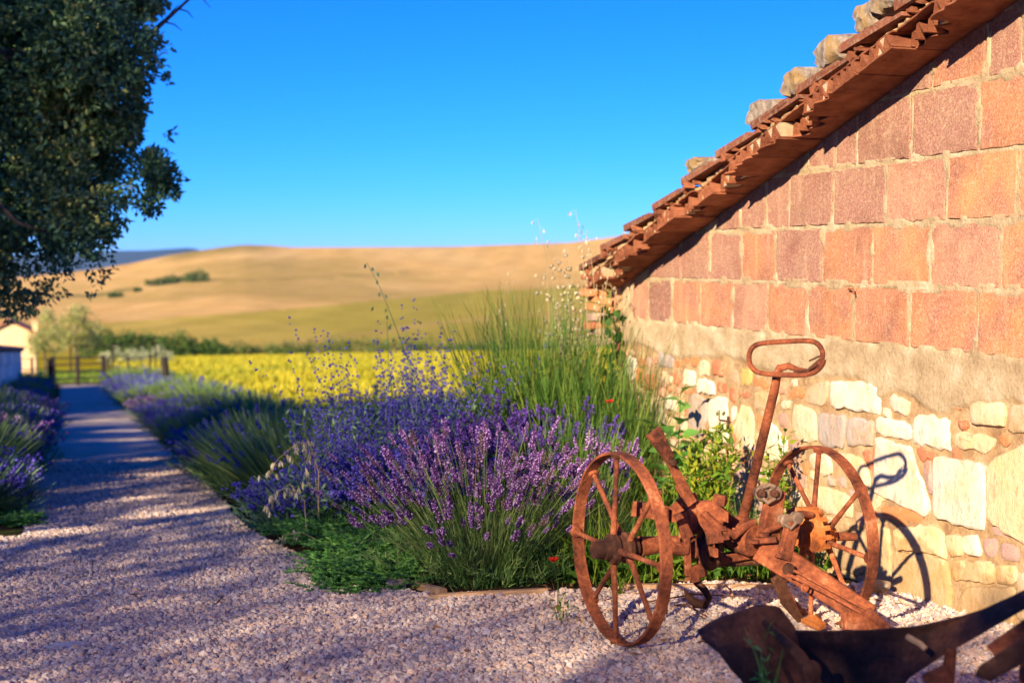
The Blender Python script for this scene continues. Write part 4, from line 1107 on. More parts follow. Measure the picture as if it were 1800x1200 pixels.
# loose grass and shards at the low end of the verge
rb = MB()
for q in range(40):
    c = rp(R.uniform(2.99, 3.15), R.uniform(-3.98, -3.55), R.uniform(-.02, .14)); rb.box(c, (R.uniform(.02, .06), R.uniform(.015, .05), R.uniform(.008, .02)), Matrix.Rotation(R.uniform(-1, 1), 3, 'X') @ Matrix.Rotation(R.uniform(-1, 1), 3, 'Y'))
rb.build('eave_shards', TILE, shed, rough=.004, kind='stuff')
for k in range(7):
    z = 1.13 - k * .05; mb = MB(); mb.box((3.06 + R.uniform(-.03, .05), Y_FAR + .03, z), (R.uniform(.08, .16), .10, .04), Matrix.Rotation(R.uniform(-.2, .2), 3, 'Y'))
    col(mb.build('corner_brick', BRICK, shed, rough=.006), R.choice([RED, MAUVE, ORG]))

# stones that weigh the tiles down
def rock(name, c, size, label, cat='stone', group=None, mat=ROCK, rot=0.0, square=.88, seed=0):
    bm = bmesh.new(); bmesh.ops.create_icosphere(bm, subdivisions=3, radius=1)
    for v in bm.verts:
        p = v.co.copy(); mx = max(abs(p.x), abs(p.y), abs(p.z)); p = p.lerp(p / mx * .85, square)
        p += mnoise.noise_vector(p * 1.6 + Vector((seed, 3, 1))) * .16 + mnoise.noise_vector(p * 4 + Vector((seed, 0, 5))) * .06
        v.co = Vector((p.x * size[0] / 2, p.y * size[1] / 2, p.z * size[2] / 2))
    me = bpy.data.meshes.new(name); bmesh.ops.rotate(bm, verts=bm.verts[:], cent=(0, 0, 0), matrix=Matrix.Rotation(rot, 3, 'X')); bm.to_mesh(me); bm.free()
    me.materials.append(mat); me.polygons.foreach_set('use_smooth', [True] * len(me.polygons))
    try: me.set_sharp_from_angle(angle=math.radians(30))
    except Exception: pass
    o = bpy.data.objects.new(name, me); o.location = c; put(o); return tag(o, label, cat, group)
RG = 'stones weighing down the roof tiles'
for i, (c, s_, lb) in enumerate([
    ((3.130,4.899,2.323), (.26, .22, .17), 'largest lichen stone on the roof, at the top edge of the picture'),
    ((3.130,5.047,2.254), (.24, .16, .145), 'grey lichen stone on the roof just below the topmost one'),
    ((3.140,5.368,2.161), (.24, .20, .15), 'rounded orange and grey lichen stone, third from the top of the roof'),
    ((3.140,5.670,2.071), (.24, .17, .14), 'blocky orange lichen stone, fourth from the top of the roof'),
    ((3.140,6.009,1.967), (.24, .19, .13), 'pale grey stone on the roof where the red and mauve blocks meet below'),
    ((3.140,6.718,1.774), (.22, .16, .085), 'small flat pale stone lowest on the roof tiles')]):
    rock('roof_stone', (c[0], c[1], c[2] + .035), s_, lb, 'stone', RG, rot=-.15, seed=i * 3.7)

# ================================================================== PLANTS
def fan(n, rad, spread, zmin=.35):
    """directions fanning out of a clump and start points"""
    a = rng.uniform(0, 2 * PI, n); t = np.sqrt(rng.random(n))
    base = np.stack([np.cos(a) * t * rad, np.sin(a) * t * rad, np.zeros(n)], 1)
    d = np.stack([np.cos(a) * t * spread, np.sin(a) * t * spread, np.ones(n)], 1) + rng.normal(size=(n, 3)) * .09
    return base, unit(d)

def lav_mesh(kind):
    """unit clump about 1 m across and 0.6 m high; two meshes: foliage, flowers"""
    A = NP(); B = NP()
    P = dict(lavender=(900, 330, .62, L_LAV, F_VIO, 1.0), blue=(1300, 330, .58, L_LAVG, F_BLUE, 1.0), green=(1900, 70, .66, L_LAV, F_BLUE, 1.0), violet=(1300, 330, .58, L_LAVG, F_LAV, 1.0))[kind]
    ns, nf, H, lm, fm_, sp = P
    b, d = fan(ns, .22, sp); L = H * rng.uniform(.6, 1.0, ns) * (1 - .18 * (1 - d[:, 2]))
    bend = np.stack([d[:, 0] * .12, d[:, 1] * .12, -.16 * (1 - d[:, 2])], 1)
    pts = ribbons(A, b, d, L, .0085, bend, 3, np.clip(rng.normal(size=ns) * .22 + .5, 0, 1), taper=.5)
    # low leafy cushion
    n = 1500; bb, dd = fan(n, .40, 1.3); q = bb + dd * rng.uniform(.0, .32, n)[:, None] * np.array([1, 1, .8])
    ribbons(A, q, unit(dd + rng.normal(size=(n, 3)) * .35), rng.uniform(.05, .11, n), .010, rng.normal(size=(n, 3)) * .1, 2, rng.random(n) * .7)
    tips = pts[:nf, -1]; dirs = unit(pts[:nf, -1] - pts[:nf, -2])
    W = 5
    for k in range(W):
        c = tips - dirs * (.012 + .014 * k)
        for j in range(3):
            buds(B, c + rng.normal(size=c.shape) * .0065, .011 * rng.uniform(.7, 1.25, nf), np.clip(rng.normal(size=nf) * .28 + .5, 0, 1))
    if kind in ('blue', 'violet'):
        n = 300; bb, dd = fan(n, .28, 1.1); q = bb + dd * (rng.uniform(.30, .56, n))[:, None]
        buds(B, q, .018 * rng.uniform(.6, 1.4, n), rng.random(n))
    return A.mesh('foliage', lm), B.mesh('flowers', fm_)
LM = {k: [lav_mesh(k) for _ in range(2)] for k in ('lavender', 'blue', 'green', 'violet')}
LN = dict(lavender='lavender_bush', blue='sage_bush', green='lavender_bush', violet='lavender_bush')
def clump(kind, x, y, r, h, label, group):
    z = gzf(x, y) - .01
    root = thing(LN[kind], label, 'flower bush', (x, y, z), group)
    fo, fl = R.choice(LM[kind]); a = R.uniform(0, 6.28)
    for nm, me in (('foliage', fo), ('flowers', fl)):
        o = bpy.data.objects.new(nm, me); o.rotation_euler = (0, 0, a); o.scale = (r * 2.05, r * 2.05, h / .60); o['kind'] = 'stuff'; put(o, root)

RB = 'flowering bushes of the border right of the lane'
for x, y, r_, h, k, lb in [
    (1.33, 7.75, .40, .42, 'blue', 'low dark blue flowering bush spilling onto the gravel beside the green creeper'),
    (1.42, 9.1, .50, .50, 'green', 'big feathery green lavender bush at the sunlit streak on the lane edge'),
    (1.75, 8.5, .42, .52, 'green', 'green lavender with thin blue spikes behind the drooping pale oats'),
    (1.38, 10.2, .48, .52, 'green', 'second feathery green lavender bush from the near end of the border'),
    (1.32, 11.5, .46, .44, 'blue', 'dark blue bush bulging towards the middle of the lane, with violet flecks'),
    (2.15, 10.6, .50, .60, 'green', 'loose green lavender bush in the second row against the yellow field'),
    (1.30, 13.0, .45, .46, 'blue', 'blue bush in the lane border behind the dark blue bulging one'),
    (2.0, 12.6, .52, .62, 'green', 'tall green bush at mid border with the yellow field right behind it'),
    (1.30, 14.8, .46, .45, 'green', 'grey green bush at mid border right beside the lane edge'),
    (2.0, 15.0, .55, .64, 'green', 'tall blue green bush halfway along the border, against the field'),
    (1.32, 16.8, .50, .46, 'blue', 'blue bush beside the widest dappled streak of the lane'),
    (1.98, 17.6, .55, .62, 'green', 'green bush in the second row left of the corner post in the picture'),
    (1.30, 19.2, .50, .48, 'blue', 'small looking blue bush past the middle of the border'),
    (1.35, 21.8, .55, .48, 'violet', 'pinkish violet band of lavender near the far end of the border'),
    (2.0, 21.0, .60, .66, 'green', 'dark green bush in front of the thick corner post'),
    (1.35, 24.6, .60, .52, 'green', 'bright green low bush behind the pinkish violet lavender'),
    (2.05, 25.0, .60, .66, 'green', 'blue green bush just below the thick corner post'),
    (1.40, 28.0, .70, .60, 'blue', 'rounded blue bush before the gate'),
    (1.45, 32.0, .75, .66, 'blue', 'rounded blue bush right beside the gate post'),
    (1.55, 36.0, .80, .74, 'green', 'dark green bush at the far end of the border next to the gate')]:
    clump(k, min(x, 1.85) if y > 12 else x, y, r_ * (1.0 if y < 12 else .88), h * ((1.12 if k == 'green' else .92) if y < 12 else .84), lb, RB)
LB = 'flowering bushes of the border left of the lane'
for x, y, r_, h, k, lb in [
    (-.66, 9.3, .40, .46, 'blue', 'deep blue bush nearest the camera at the left frame edge'),
    (-.80, 10.6, .44, .56, 'green', 'feathery green bush, second from the front at the left of the lane'),
    (-.62, 12.2, .42, .52, 'violet', 'violet blue bush bulging over the left lane edge'),
    (-.85, 13.6, .46, .58, 'green', 'grey green lavender with few flowers at the left of the lane'),
    (-.60, 15.2, .42, .50, 'blue', 'blue bush at the left lane edge below the pale wall'),
    (-1.0, 16.6, .48, .60, 'green', 'grey green bush in front of the pale low wall'),
    (-.60, 18.2, .45, .52, 'violet', 'violet bush halfway along the left border'),
    (-.72, 21.0, .50, .56, 'green', 'loose green bush by the left lane edge, past the middle'),
    (-.70, 24.2, .50, .60, 'blue', 'blue grey bush by the near end of the low wall'),
    (-.78, 27.6, .55, .62, 'green', 'bright green weedy bush against the low wall'),
    (-.78, 31.5, .55, .62, 'blue', 'dark bush against the low wall towards the gate'),
    (-.85, 36.0, .60, .66, 'green', 'dark green bush between the low wall and the gate post')]:
    clump(k, x - (.12 if y > 20 else 0), y, r_ * (1.0 if y < 20 else .8), h * (1.1 if y < 20 else .85), lb, LB)

# ---- the lavender in focus
F_DRYL = mat_leaf('faded_flower', [(0.14, 0.09, 0.07), (0.24, 0.15, 0.16), (0.34, 0.20, 0.36), (0.40, 0.30, 0.42)], 0.3)
def spike_mesh(seed, mat=None):
    """one lavender spike about 7 cm long, buds in whorls"""
    A = NP(); r_ = np.random.default_rng(seed)
    Lk = r_.uniform(.045, .075); W = 6 if Lk < .06 else 8
    for k in range(W):
        z = Lk * (k / (W - 1)) ** 1.0; rr = .0062 * (1 - .45 * k / W) * (1.15 if k else .8); m_ = 7
        a = np.arange(m_) * 2 * PI / m_ + k * .5 + r_.normal(size=m_) * .2
        c = np.stack([np.cos(a) * rr, np.sin(a) * rr, np.full(m_, z) + r_.normal(size=m_) * .0016], 1)
        d = unit(np.stack([np.cos(a), np.sin(a), np.full(m_, .9)], 1) + r_.normal(size=(m_, 3)) * .2)
        # calyx plus, on some, an open corolla
        leaves(A, c - d * .003, d, .0105, .0055, r_.random(m_) * .45, fold=.5); leaves(A, c - d * .003, d, .0105, .0055, r_.random(m_) * .45, fold=.5)
        buds(A, c + d * .001, .0042, r_.random(m_) * .5)
        o = r_.random(m_) < .35; q = int(o.sum())
        if q: buds(A, c[o] + d[o] * .007, .0050 * r_.uniform(.8, 1.2, q), .6 + .4 * r_.random(q))
    return A.mesh('flower_spike', mat or F_LAV)
SP = [spike_mesh(s_) for s_ in range(9)] + [spike_mesh(20, F_DRYL), spike_mesh(21, F_DRYL)]
def hero(loc, label, n_spike, n_extra, rad, spread, H, seed_dir, nleaf=3800, group=None, squash=1.0):
    x, y = loc; z = gzf(x, y) - .015
    root = thing('lavender_bush', label, 'lavender', (x, y, z), group)
    n = n_spike + n_extra; A = NP(); b, d = fan(n, rad, spread)
    d = unit(d + np.array(seed_dir)); L = H * rng.uniform(.60, 1.06, n)
    bend = np.stack([d[:, 0] * .16, d[:, 1] * .16, -.20 * (1 - d[:, 2])], 1) + rng.normal(size=(n, 3)) * .055
    pts = ribbons(A, b, d, L, .0030, bend, 5, np.clip(rng.normal(size=n) * .25 + .55, 0, 1), taper=.7)
    # second crossing ribbon so that a stem has body
    nn = int(n * 1.0); ribbons(A, b[:nn], d[:nn], L[:nn], .0030, bend[:nn], 5, np.clip(rng.normal(size=nn) * .25 + .5, 0, 1), taper=.7)
    # flowerless shoots
    m_ = 500; b2, d2 = fan(m_, rad * 1.1, spread * 1.15); d2 = unit(d2 + np.array(seed_dir) * .6); ribbons(A, b2, d2, H * rng.uniform(.35, .85, m_), .0028, rng.normal(size=(m_, 3)) * .08, 4)
    # narrow grey green leaves in tufts at the base
    tn = 210; tb, td = fan(tn, rad * 1.7, 1.5); tp = tb + td * rng.uniform(.02, .42, tn)[:, None] * np.array([1, 1, .72]) * H * 1.15
    for i in range(tn):
        k = nleaf // tn; q = tp[i] + rng.normal(size=(k, 3)) * .016; dd = unit(td[i] + rng.normal(size=(k, 3)) * .55 + np.array([0, 0, .35]))
        ribbons(A, q, dd, rng.uniform(.025, .055, k), .0042, rng.normal(size=(k, 3)) * .12, 2, np.clip(rng.random(k) * .8, 0, 1))
    me = A.mesh('foliage', L_LAV); o = bpy.data.objects.new('foliage', me); o['kind'] = 'stuff'; put(o, root)
    tips = pts[:, -1]; dirs = unit(pts[:, -1] - pts[:, -2])
    order = np.argsort(tips @ np.array([.25, 1.0, -.25])) # those nearest the viewer first
    for i in order[:n_spike]:
        s_ = bpy.data.objects.new('flower_spike', R.choice(SP)); s_.location = Vector(tips[i]) - Vector(dirs[i]) * .02
        s_.rotation_euler = Vector(dirs[i]).to_track_quat('Z', 'Y').to_euler(); k = R.uniform(.6, 1.2); s_.scale = (k * R.uniform(.8, 1.1), k * R.uniform(.8, 1.1), k * R.uniform(.8, 1.25)); put(s_, root)
    if n_extra:
        B = NP(); idx = order[n_spike:]; t = tips[idx]; dd = dirs[idx]; m_ = len(idx)
        for k in range(7):
            for j in range(3): buds(B, t + dd * (.05 - .011 * k) + rng.normal(size=(m_, 3)) * .0045, .0085 * rng.uniform(.7, 1.2, m_), rng.random(m_))
        o = bpy.data.objects.new('flowers', B.mesh('flowers', F_LAV)); o['kind'] = 'stuff'; put(o, root)
    return root
hero((1.68, 5.85), 'big purple lavender bush in sharp focus over the timber edging beside the left wheel', 290, 40, .17, .80, .62, (-.10, -.10, 0))
hero((2.16, 5.95), 'smaller sunlit lavender clump standing right behind the left rusty wheel', 70, 10, .12, .42, .56, (.0, -.06, 0), 2400)
# darker salvia-like lavender behind the hero
def dark_salvia(x, y, r_, h, lb, fm_=F_VIO):
    z = gzf(x, y); root = thing('salvia_bush', lb, 'flower bush', (x, y, z), 'dark violet salvias behind the lavender')
    A = NP(); B = NP(); n = 230; b, d = fan(n, r_ * .5, .55); pts = ribbons(A, b, d, h * rng.uniform(.6, 1, n), .004, rng.normal(size=(n, 3)) * .06, 4, rng.random(n) * .6)
    n2 = 1600; bb, dd = fan(n2, r_, .8); leaves(A, bb + dd * rng.uniform(0, h * .6, n2)[:, None], rng.normal(size=(n2, 3)), .045, .014, rng.random(n2) * .7)
    for k in range(9):
        c = pts[:, -1] * (1 - .045 * k) + pts[:, -2] * .045 * k
        for j in range(2): buds(B, c + rng.normal(size=c.shape) * .006, .010 * rng.uniform(.7, 1.3, n), rng.random(n))
    o = A.build('foliage', L_DARK, root, 'stuff'); B.build('flowers', fm_, root, 'stuff')
dark_salvia(2.05, 7.0, .32, .60, 'dark violet salvia seen above the lavender, in front of the green broom')
dark_salvia(1.55, 7.0, .30, .46, 'shaded blue salvia between the lavender and the deep blue bush', F_BLUE)
dark_salvia(2.45, 7.45, .34, .70, 'violet salvia at the foot of the green broom')

def russian_sage(x, y, r_, h, n, lb, sp=.42, blue=True):
    z = gzf(x, y); root = thing('russian_sage', lb, 'flower bush', (x, y, z), 'tall blue sages against the yellow field')
    A = NP(); B = NP(); b, d = fan(n, r_, sp); pts = ribbons(A, b, d, h * rng.uniform(.65, 1.05, n), .0042, rng.normal(size=(n, 3)) * .10, 6, rng.random(n))
    for s_ in range(16):
        t = .30 + .70 * s_ / 15; f = t * 6; i0 = min(int(f), 5); c = pts[:, i0] * (1 - (f - i0)) + pts[:, i0 + 1] * (f - i0)
        for j in range(2):
            buds(B, c + rng.normal(size=c.shape) * .010, .010 * rng.uniform(.6, 1.2, n), rng.random(n))
        if s_ < 9:
            e = rng.normal(size=(n, 3)) * .5 + np.array([0, 0, .5]); p2 = ribbons(A, c, unit(e), rng.uniform(.05, .15, n), .003, rng.normal(size=(n, 3)) * .1, 2, rng.random(n))
            for q in (1, 2):
                for j in range(2): buds(B, p2[:, q] + rng.normal(size=(n, 3)) * .008, .008, rng.random(n))
    n2 = 900; bb, dd = fan(n2, r_ * 1.3, .6); leaves(A, bb + dd * rng.uniform(0, h * .7, n2)[:, None], rng.normal(size=(n2, 3)) + [0, 0, .6], .05, .013, rng.random(n2))
    A.build('foliage', L_LAVG, root, 'stuff'); B.build('flowers', F_BLUE, root, 'stuff')
russian_sage(1.72, 7.9, .22, 1.0, 75, 'tall blue sage with upright spires over the yellow field, left one')
russian_sage(2.12, 8.3, .22, 1.02, 65, 'tall thin blue sage in the middle, with the yellow field showing through it')
russian_sage(2.55, 8.8, .22, .88, 50, 'tall grey blue sage touching the green broom')
russian_sage(1.50, 7.3, .22, .62, 70, 'lower deep blue sage just behind the pale drooping oats', .6)

# tall green broom
def broom(x, y, n, h, lb, sp, r_=.22, w=.0062):
    z = gzf(x, y); root = thing('broom_bush', lb, 'bush', (x, y, z), 'green broom by the shed corner')
    A = NP(); b, d = fan(n, r_, sp); L = h * (.45 + .6 * rng.random(n)) * (1 - .25 * (1 - d[:, 2]))
    pts = ribbons(A, b, d, L, w, np.stack([d[:, 0] * .10, d[:, 1] * .1, np.full(n, -.02)], 1) + rng.normal(size=(n, 3)) * .04, 5, np.clip(rng.normal(size=n) * .28 + .45, 0, 1), taper=.3)
    for k in (2, 3, 4):
        c = pts[:, k]; e = unit(unit(pts[:, k + 1] - pts[:, k]) + rng.normal(size=(n, 3)) * .16); ribbons(A, c, e, L * .32, w * .7, rng.normal(size=(n, 3)) * .04, 3, np.clip(rng.normal(size=n) * .28 + .5, 0, 1), taper=.3)
    A.build('stems', L_BROOM, root, 'stuff')
broom(2.68, 8.05, 760, 1.22, 'tall dark green broom fanning up against the tan hill, beside the shed corner', .27)
broom(2.92, 7.6, 620, .98, 'sunlit yellow green broom in front of the shed corner', .30, .26)
broom(2.42, 6.75, 300, .60, 'low bright broom shoots between the lavender and the shed wall', .26, .22)

# creeping green plant on the gravel edge
def feathery(pts3, n, L, mat, name, lb, cat, grp=None, w=.010, up=.45, sub=12):
    root = thing(name, lb, cat, pts3[0], grp); o0 = np.array(pts3[0]); A = NP()
    for p in pts3:
        a = rng.uniform(0, 2 * PI, n); d = unit(np.stack([np.cos(a), np.sin(a), up + .5 * rng.random(n)], 1)); base = np.array(p) - o0 + rng.normal(size=(n, 3)) * [.05, .05, .0]
        st = ribbons(A, base, d, L * rng.uniform(.5, 1.1, n), .004, np.stack([d[:, 0] * .1, d[:, 1] * .1, np.full(n, -.25)], 1), 5)
        for q in range(sub):
            t = .2 + .8 * q / sub; f = t * 5; i0 = min(int(f), 4); c = st[:, i0] * (1 - (f - i0)) + st[:, i0 + 1] * (f - i0); ax = unit(st[:, min(i0 + 1, 5)] - st[:, i0])
            sd_ = unit(np.cross(ax, np.array([0, 0, 1.0])))
            for s_ in (-1, 1):
                leaves(A, c, sd_ * s_ + ax * .8 + rng.normal(size=c.shape) * .2, L * .20 * (1.1 - .6 * t), w, np.clip(rng.random(n), 0, 1))
    A.build('foliage', mat, root, 'stuff')
feathery([(1.10, 5.98, -.03), (1.22, 5.75, -.01), (1.30, 5.95, -.02)], 75, .22, L_JUN, 'creeping_plant', 'bright green feathery creeper at the left foot of the focused lavender', 'ground plant')
feathery([(1.22, 6.75, -.05), (1.12, 6.95, -.05), (1.36, 6.6, -.05), (1.2, 6.35, -.04), (1.45, 6.95, -.05)], 80, .26, L_JUN, 'creeping_plant', 'green feathery creeper on a low kerb stone, under the drooping pale oats', 'ground plant')
feathery([(1.16, 5.60, -.02), (1.06, 5.72, -.02)], 60, .13, L_JUN, 'creeping_plant', 'small tuft of green creeper furthest out on the gravel', 'ground plant')
feathery([(-.33, 8.80, -.21), (-.30, 8.62, -.20), (-.42, 8.70, -.2)], 70, .15, L_JUN, 'creeping_plant', 'bright green tuft at the foot of the left border, at the frame edge', 'ground plant')

# pale oats, in seed
def oat(path, lb, nsp=14, drop=.05, mat=L_DRY, size=.021, grp=None, w=.0022, r0=.35):
    P = [Vector(p) for p in path]; root = thing('wild_oat', lb, 'grass stalk', P[0], grp); mb = MB()
    mb.tube(P, [w * (1 - .6 * i / (len(P) - 1)) for i in range(len(P))], 5); mb.build('stalk', mat, root)
    A = NP(); V = []; D = []
    for k in range(nsp):
        t = r0 + (1 - r0) * k / max(nsp - 1, 1); f = t * (len(P) - 1); i = min(int(f), len(P) - 2); c = P[i].lerp(P[i + 1], f - i)
        off = Vector((R.uniform(-1, 1), R.uniform(-1, 1), R.uniform(-.2, .5))).normalized() * drop * R.uniform(.5, 1.3); e = c + off + Vector((0, 0, -drop * .4))
        for _ in range(3): V.append(e - P[0]); D.append((R.uniform(-.35, .35) + off.x * 4, R.uniform(-.35, .35), -1))
        ribbons(A, np.array([c - P[0]]), np.array([(e - c).normalized()]), (e - c).length, .0012, np.zeros((1, 3)), 1)
    leaves(A, np.array(V), np.array(D), size * 1.3, size * .38, fold=.4)
    A.build('seed_heads', mat, root)
OG = 'pale wild oats drooping over the creeper'
oat([(1.152,6.908,0.072), (1.119,6.832,0.379), (1.050,6.858,0.448), (0.956,6.882,0.366), (0.902,6.894,0.283)], 'pale drooping oat arching furthest left over the green creeper', 18, .035, size=.03, grp=OG)
oat([(1.136,6.810,0.090), (1.139,6.821,0.297), (1.102,6.841,0.435), (1.089,6.847,0.462), (1.075,6.846,0.379), (1.085,6.835,0.242)], 'pale oat hanging straight down in the middle of the drooping ones', 15, .03, size=.03, grp=OG)
oat([(1.065,6.721,-0.001), (1.055,6.735,0.176), (0.992,6.760,0.257), (0.913,6.781,0.203), (0.875,6.788,0.135)], 'lowest pale oat drooping towards the gravel', 18, .03, size=.03, grp=OG)
oat([(1.101,6.606,0.006), (1.025,6.632,0.046), (0.948,6.655,0.032), (0.895,6.668,-0.021)], 'short pale oat lying on the gravel edge', 9, .025, grp=OG)
oat([(1.936,7.731,0.356), (1.866,7.985,0.724), (1.776,8.029,0.986), (1.710,8.060,1.166), (1.641,8.090,1.307)], 'tall dark seeding stalk leaning left against the tan hill', 12, .06, L_LAVG, .026, w=.003)
oat([(1.790,8.101,0.518), (1.771,8.119,0.717), (1.766,8.135,0.965)], 'thin upright dark stalk right below the leaning one', 4, .02, L_LAVG, .02, w=.0035)
OD = 'dry oats by the shed corner'
for i, (pth, lb, k) in enumerate([
    ([(2.745,8.129,0.695), (2.767,8.143,1.038), (2.756,8.165,1.347), (2.711,8.193,1.570)], 'thin dry oat furthest left of those rising above the broom', 12),
    ([(2.922,7.865,0.709), (2.913,7.893,1.112), (2.892,7.917,1.414), (2.864,7.938,1.615)], 'tallest dry oat, its head up in the blue sky', 18),
    ([(2.935,7.757,0.717), (2.934,7.777,1.048), (2.913,7.800,1.313), (2.885,7.820,1.496)], 'dense golden oat just left of the shed eave', 22),
    ([(2.843,7.994,0.702), (2.849,8.013,1.041), (2.827,8.034,1.279), (2.784,8.058,1.449)], 'sparse dry oat between the tallest one and the broom', 12),
    ([(2.968,7.754,0.849), (2.979,7.767,1.115), (3.042,7.766,1.413), (3.133,7.745,1.539)], 'dry oat bending right over the low end of the roof', 12),
    ([(2.540,8.402,0.680), (2.551,8.415,0.961), (2.582,8.419,1.172), (2.635,8.410,1.305)], 'thin green oat above the left side of the broom', 8),
    ([(2.905,7.661,0.724), (2.919,7.673,0.986), (2.938,7.679,1.183), (2.976,7.668,1.192), (3.024,7.645,1.068)], 'dry stalk bent over under the eave', 8)]):
    oat(pth, lb, k, .05, L_DRY, .020, OD, w=.0026)
# thick dry grass column beside the eave
def drygrass():
    n = 120; b = np.array((21.868,58.653,-3.299)); b[:] = (2.98, 8.35, gzf(2.98, 8.35)); P = b + rng.normal(size=(n, 3)) * [.035, .035, 0]; d = unit(np.stack([rng.normal(size=n) * .05, rng.normal(size=n) * .05, np.ones(n)], 1)); A = NP()
    p = ribbons(A, P - b, d, 1.0 + .5 * rng.random(n), .003, rng.normal(size=(n, 3)) * .04, 4, rng.random(n))
    buds(A, p[:, -1], .018, rng.random(n)); buds(A, p[:, -2], .014, rng.random(n))
    o = A.build('dry_grass_clump', L_DRY, loc=b); tag(o, 'thick tuft of tall straw coloured grass at the shed corner', 'grass clump')
drygrass()

# leafy shrub with leaves one can pick out
def leaf_obj_mesh(L, W, mat, lob=0, curl=.2):
    mb = MB(); n = 5; V = []; f = []
    for i in range(n + 1):
        t = i / n; w = W * math.sin(PI * min(t * .92 + .04, 1)) ** .8 * .5
        if lob: w *= 1 + .55 * math.cos(t * PI * 2 * lob)
        z = -curl * L * t * t
        V += [(-w, L * t, z + w * .25), (0, L * t, z), (w, L * t, z + w * .25)]
    for i in range(n):
        a = i * 3; f += [(a, a + 1, a + 4, a + 3), (a + 1, a + 2, a + 5, a + 4)]
    me = bpy.data.meshes.new('leaf'); me.from_pydata(V, [], f); me.materials.append(mat)
    at = me.attributes.new('rnd', 'FLOAT', 'POINT'); at.data.foreach_set('value', np.full(len(V), R.random(), np.float32)); me.polygons.foreach_set('use_smooth', [True] * len(f)); return me
LFM = [leaf_obj_mesh(R.uniform(.050, .072), R.uniform(.018, .027), L_GREEN) for _ in range(9)]
def leafy_shrub(base, shoots, lb, name='leafy_shrub', meshes=LFM, per=24, cat='shrub', limit=285, smat=L_BROOM, up=.7, fill=0, fw=.2, fh=.5):
    b = Vector(base); root = thing(name, lb, cat, b); cnt = 0
    if fill:
        A = NP(); n = fill; sh = np.array(shoots)[rng.integers(0, len(shoots), n)]; t = rng.uniform(.08, 1.0, n)[:, None]
        P = sh * t * [.9, 1, 1] + rng.normal(size=(n, 3)) * .022; leaves(A, P, rng.normal(size=(n, 3)) + [0, 0, .7], rng.uniform(.035, .065, n), rng.uniform(.013, .022, n), np.clip(rng.normal(size=n) * .25 + .6, 0, 1), fold=.15)
        A.build('foliage', L_GREEN, root, 'stuff')
    for (dx, dy, h) in shoots:
        P = [b + Vector((dx * t * .9 + R.uniform(-.01, .01), dy * t, h * t)) for t in (0, .3, .6, 1)]
        mb = MB(); mb.tube(P, [.004, .0035, .003, .0012], 5); mb.build('stem', smat, root)
        for k in range(per):
            if cnt >= limit: break
            t = .12 + .88 * (k + R.random()) / per; f = t * 3; i = min(int(f), 2); c = P[i].lerp(P[i + 1], f - i)
            a = k * 2.4 + R.random(); d = Vector((math.cos(a), math.sin(a), up + R.uniform(-.3, .3))).normalized()
            o = bpy.data.objects.new('leaf', R.choice(meshes)); o.location = c - b; q = d.to_track_quat('Y', 'Z'); o.rotation_euler = (q.to_matrix() @ Matrix.Rotation(R.uniform(-.5, .5), 3, 'Y')).to_euler()
            s_ = R.uniform(.7, 1.15) * (1.1 - .35 * t); o.scale = (s_, s_, s_); put(o, root); cnt += 1
leafy_shrub((2.86, 6.05, -.05), [(-.16, -.05, .46), (-.08, .02, .55), (-.02, -.06, .58), (.05, .0, .60), (.10, -.05, .52), (-.22, .03, .38), (.0, -.14, .44), (-.12, -.12, .40), (.12, .05, .44)], 'sunlit yellow green leafy shrub between the broom and the iron lever', per=32, fill=1500)
leafy_shrub((3.03, 5.72, -.04), [(.02, -.04, .60), (-.06, .0, .50), (.03, .05, .40)], 'upright slender leafy shoots growing against the wall left of the iron lever', per=26, fill=260)
TH = [leaf_obj_mesh(R.uniform(.17, .23), R.uniform(.08, .11), L_JUN, 3, .35) for _ in range(4)]
leafy_shrub((3.0, 6.75, -.12), [(.0, -.03, .78), (-.10, .0, .62), (.03, .05, .55)], 'tall sow thistle with jagged green leaves in front of the pale stones', 'thistle_plant', TH, 16, 'plant', up=.5)
IV = [leaf_obj_mesh(.045, .042, L_DARK, 0, .1) for _ in range(3)]
def climber():
    pts = [Vector((3.12 + R.uniform(-.02, .02), 7.98, z)) for z in np.linspace(-.2, 1.0, 12)]; b = pts[0]; root = thing('climbing_plant', 'dark green climber growing up the far corner of the shed', 'climbing plant', b); mb = MB(); mb.tube(pts, .004, 5); mb.build('stem', L_BROOM, root)
    for k in range(90):
        p = R.choice(pts[4:]) + Vector((R.uniform(-.06, .05), R.uniform(-.05, .03), R.uniform(-.05, .05))); o = bpy.data.objects.new('leaf', R.choice(IV)); o.location = p - b; o.rotation_euler = (R.uniform(-1.4, -.5), R.uniform(-.6, .6), R.uniform(-1, 1)); put(o, root)
climber()

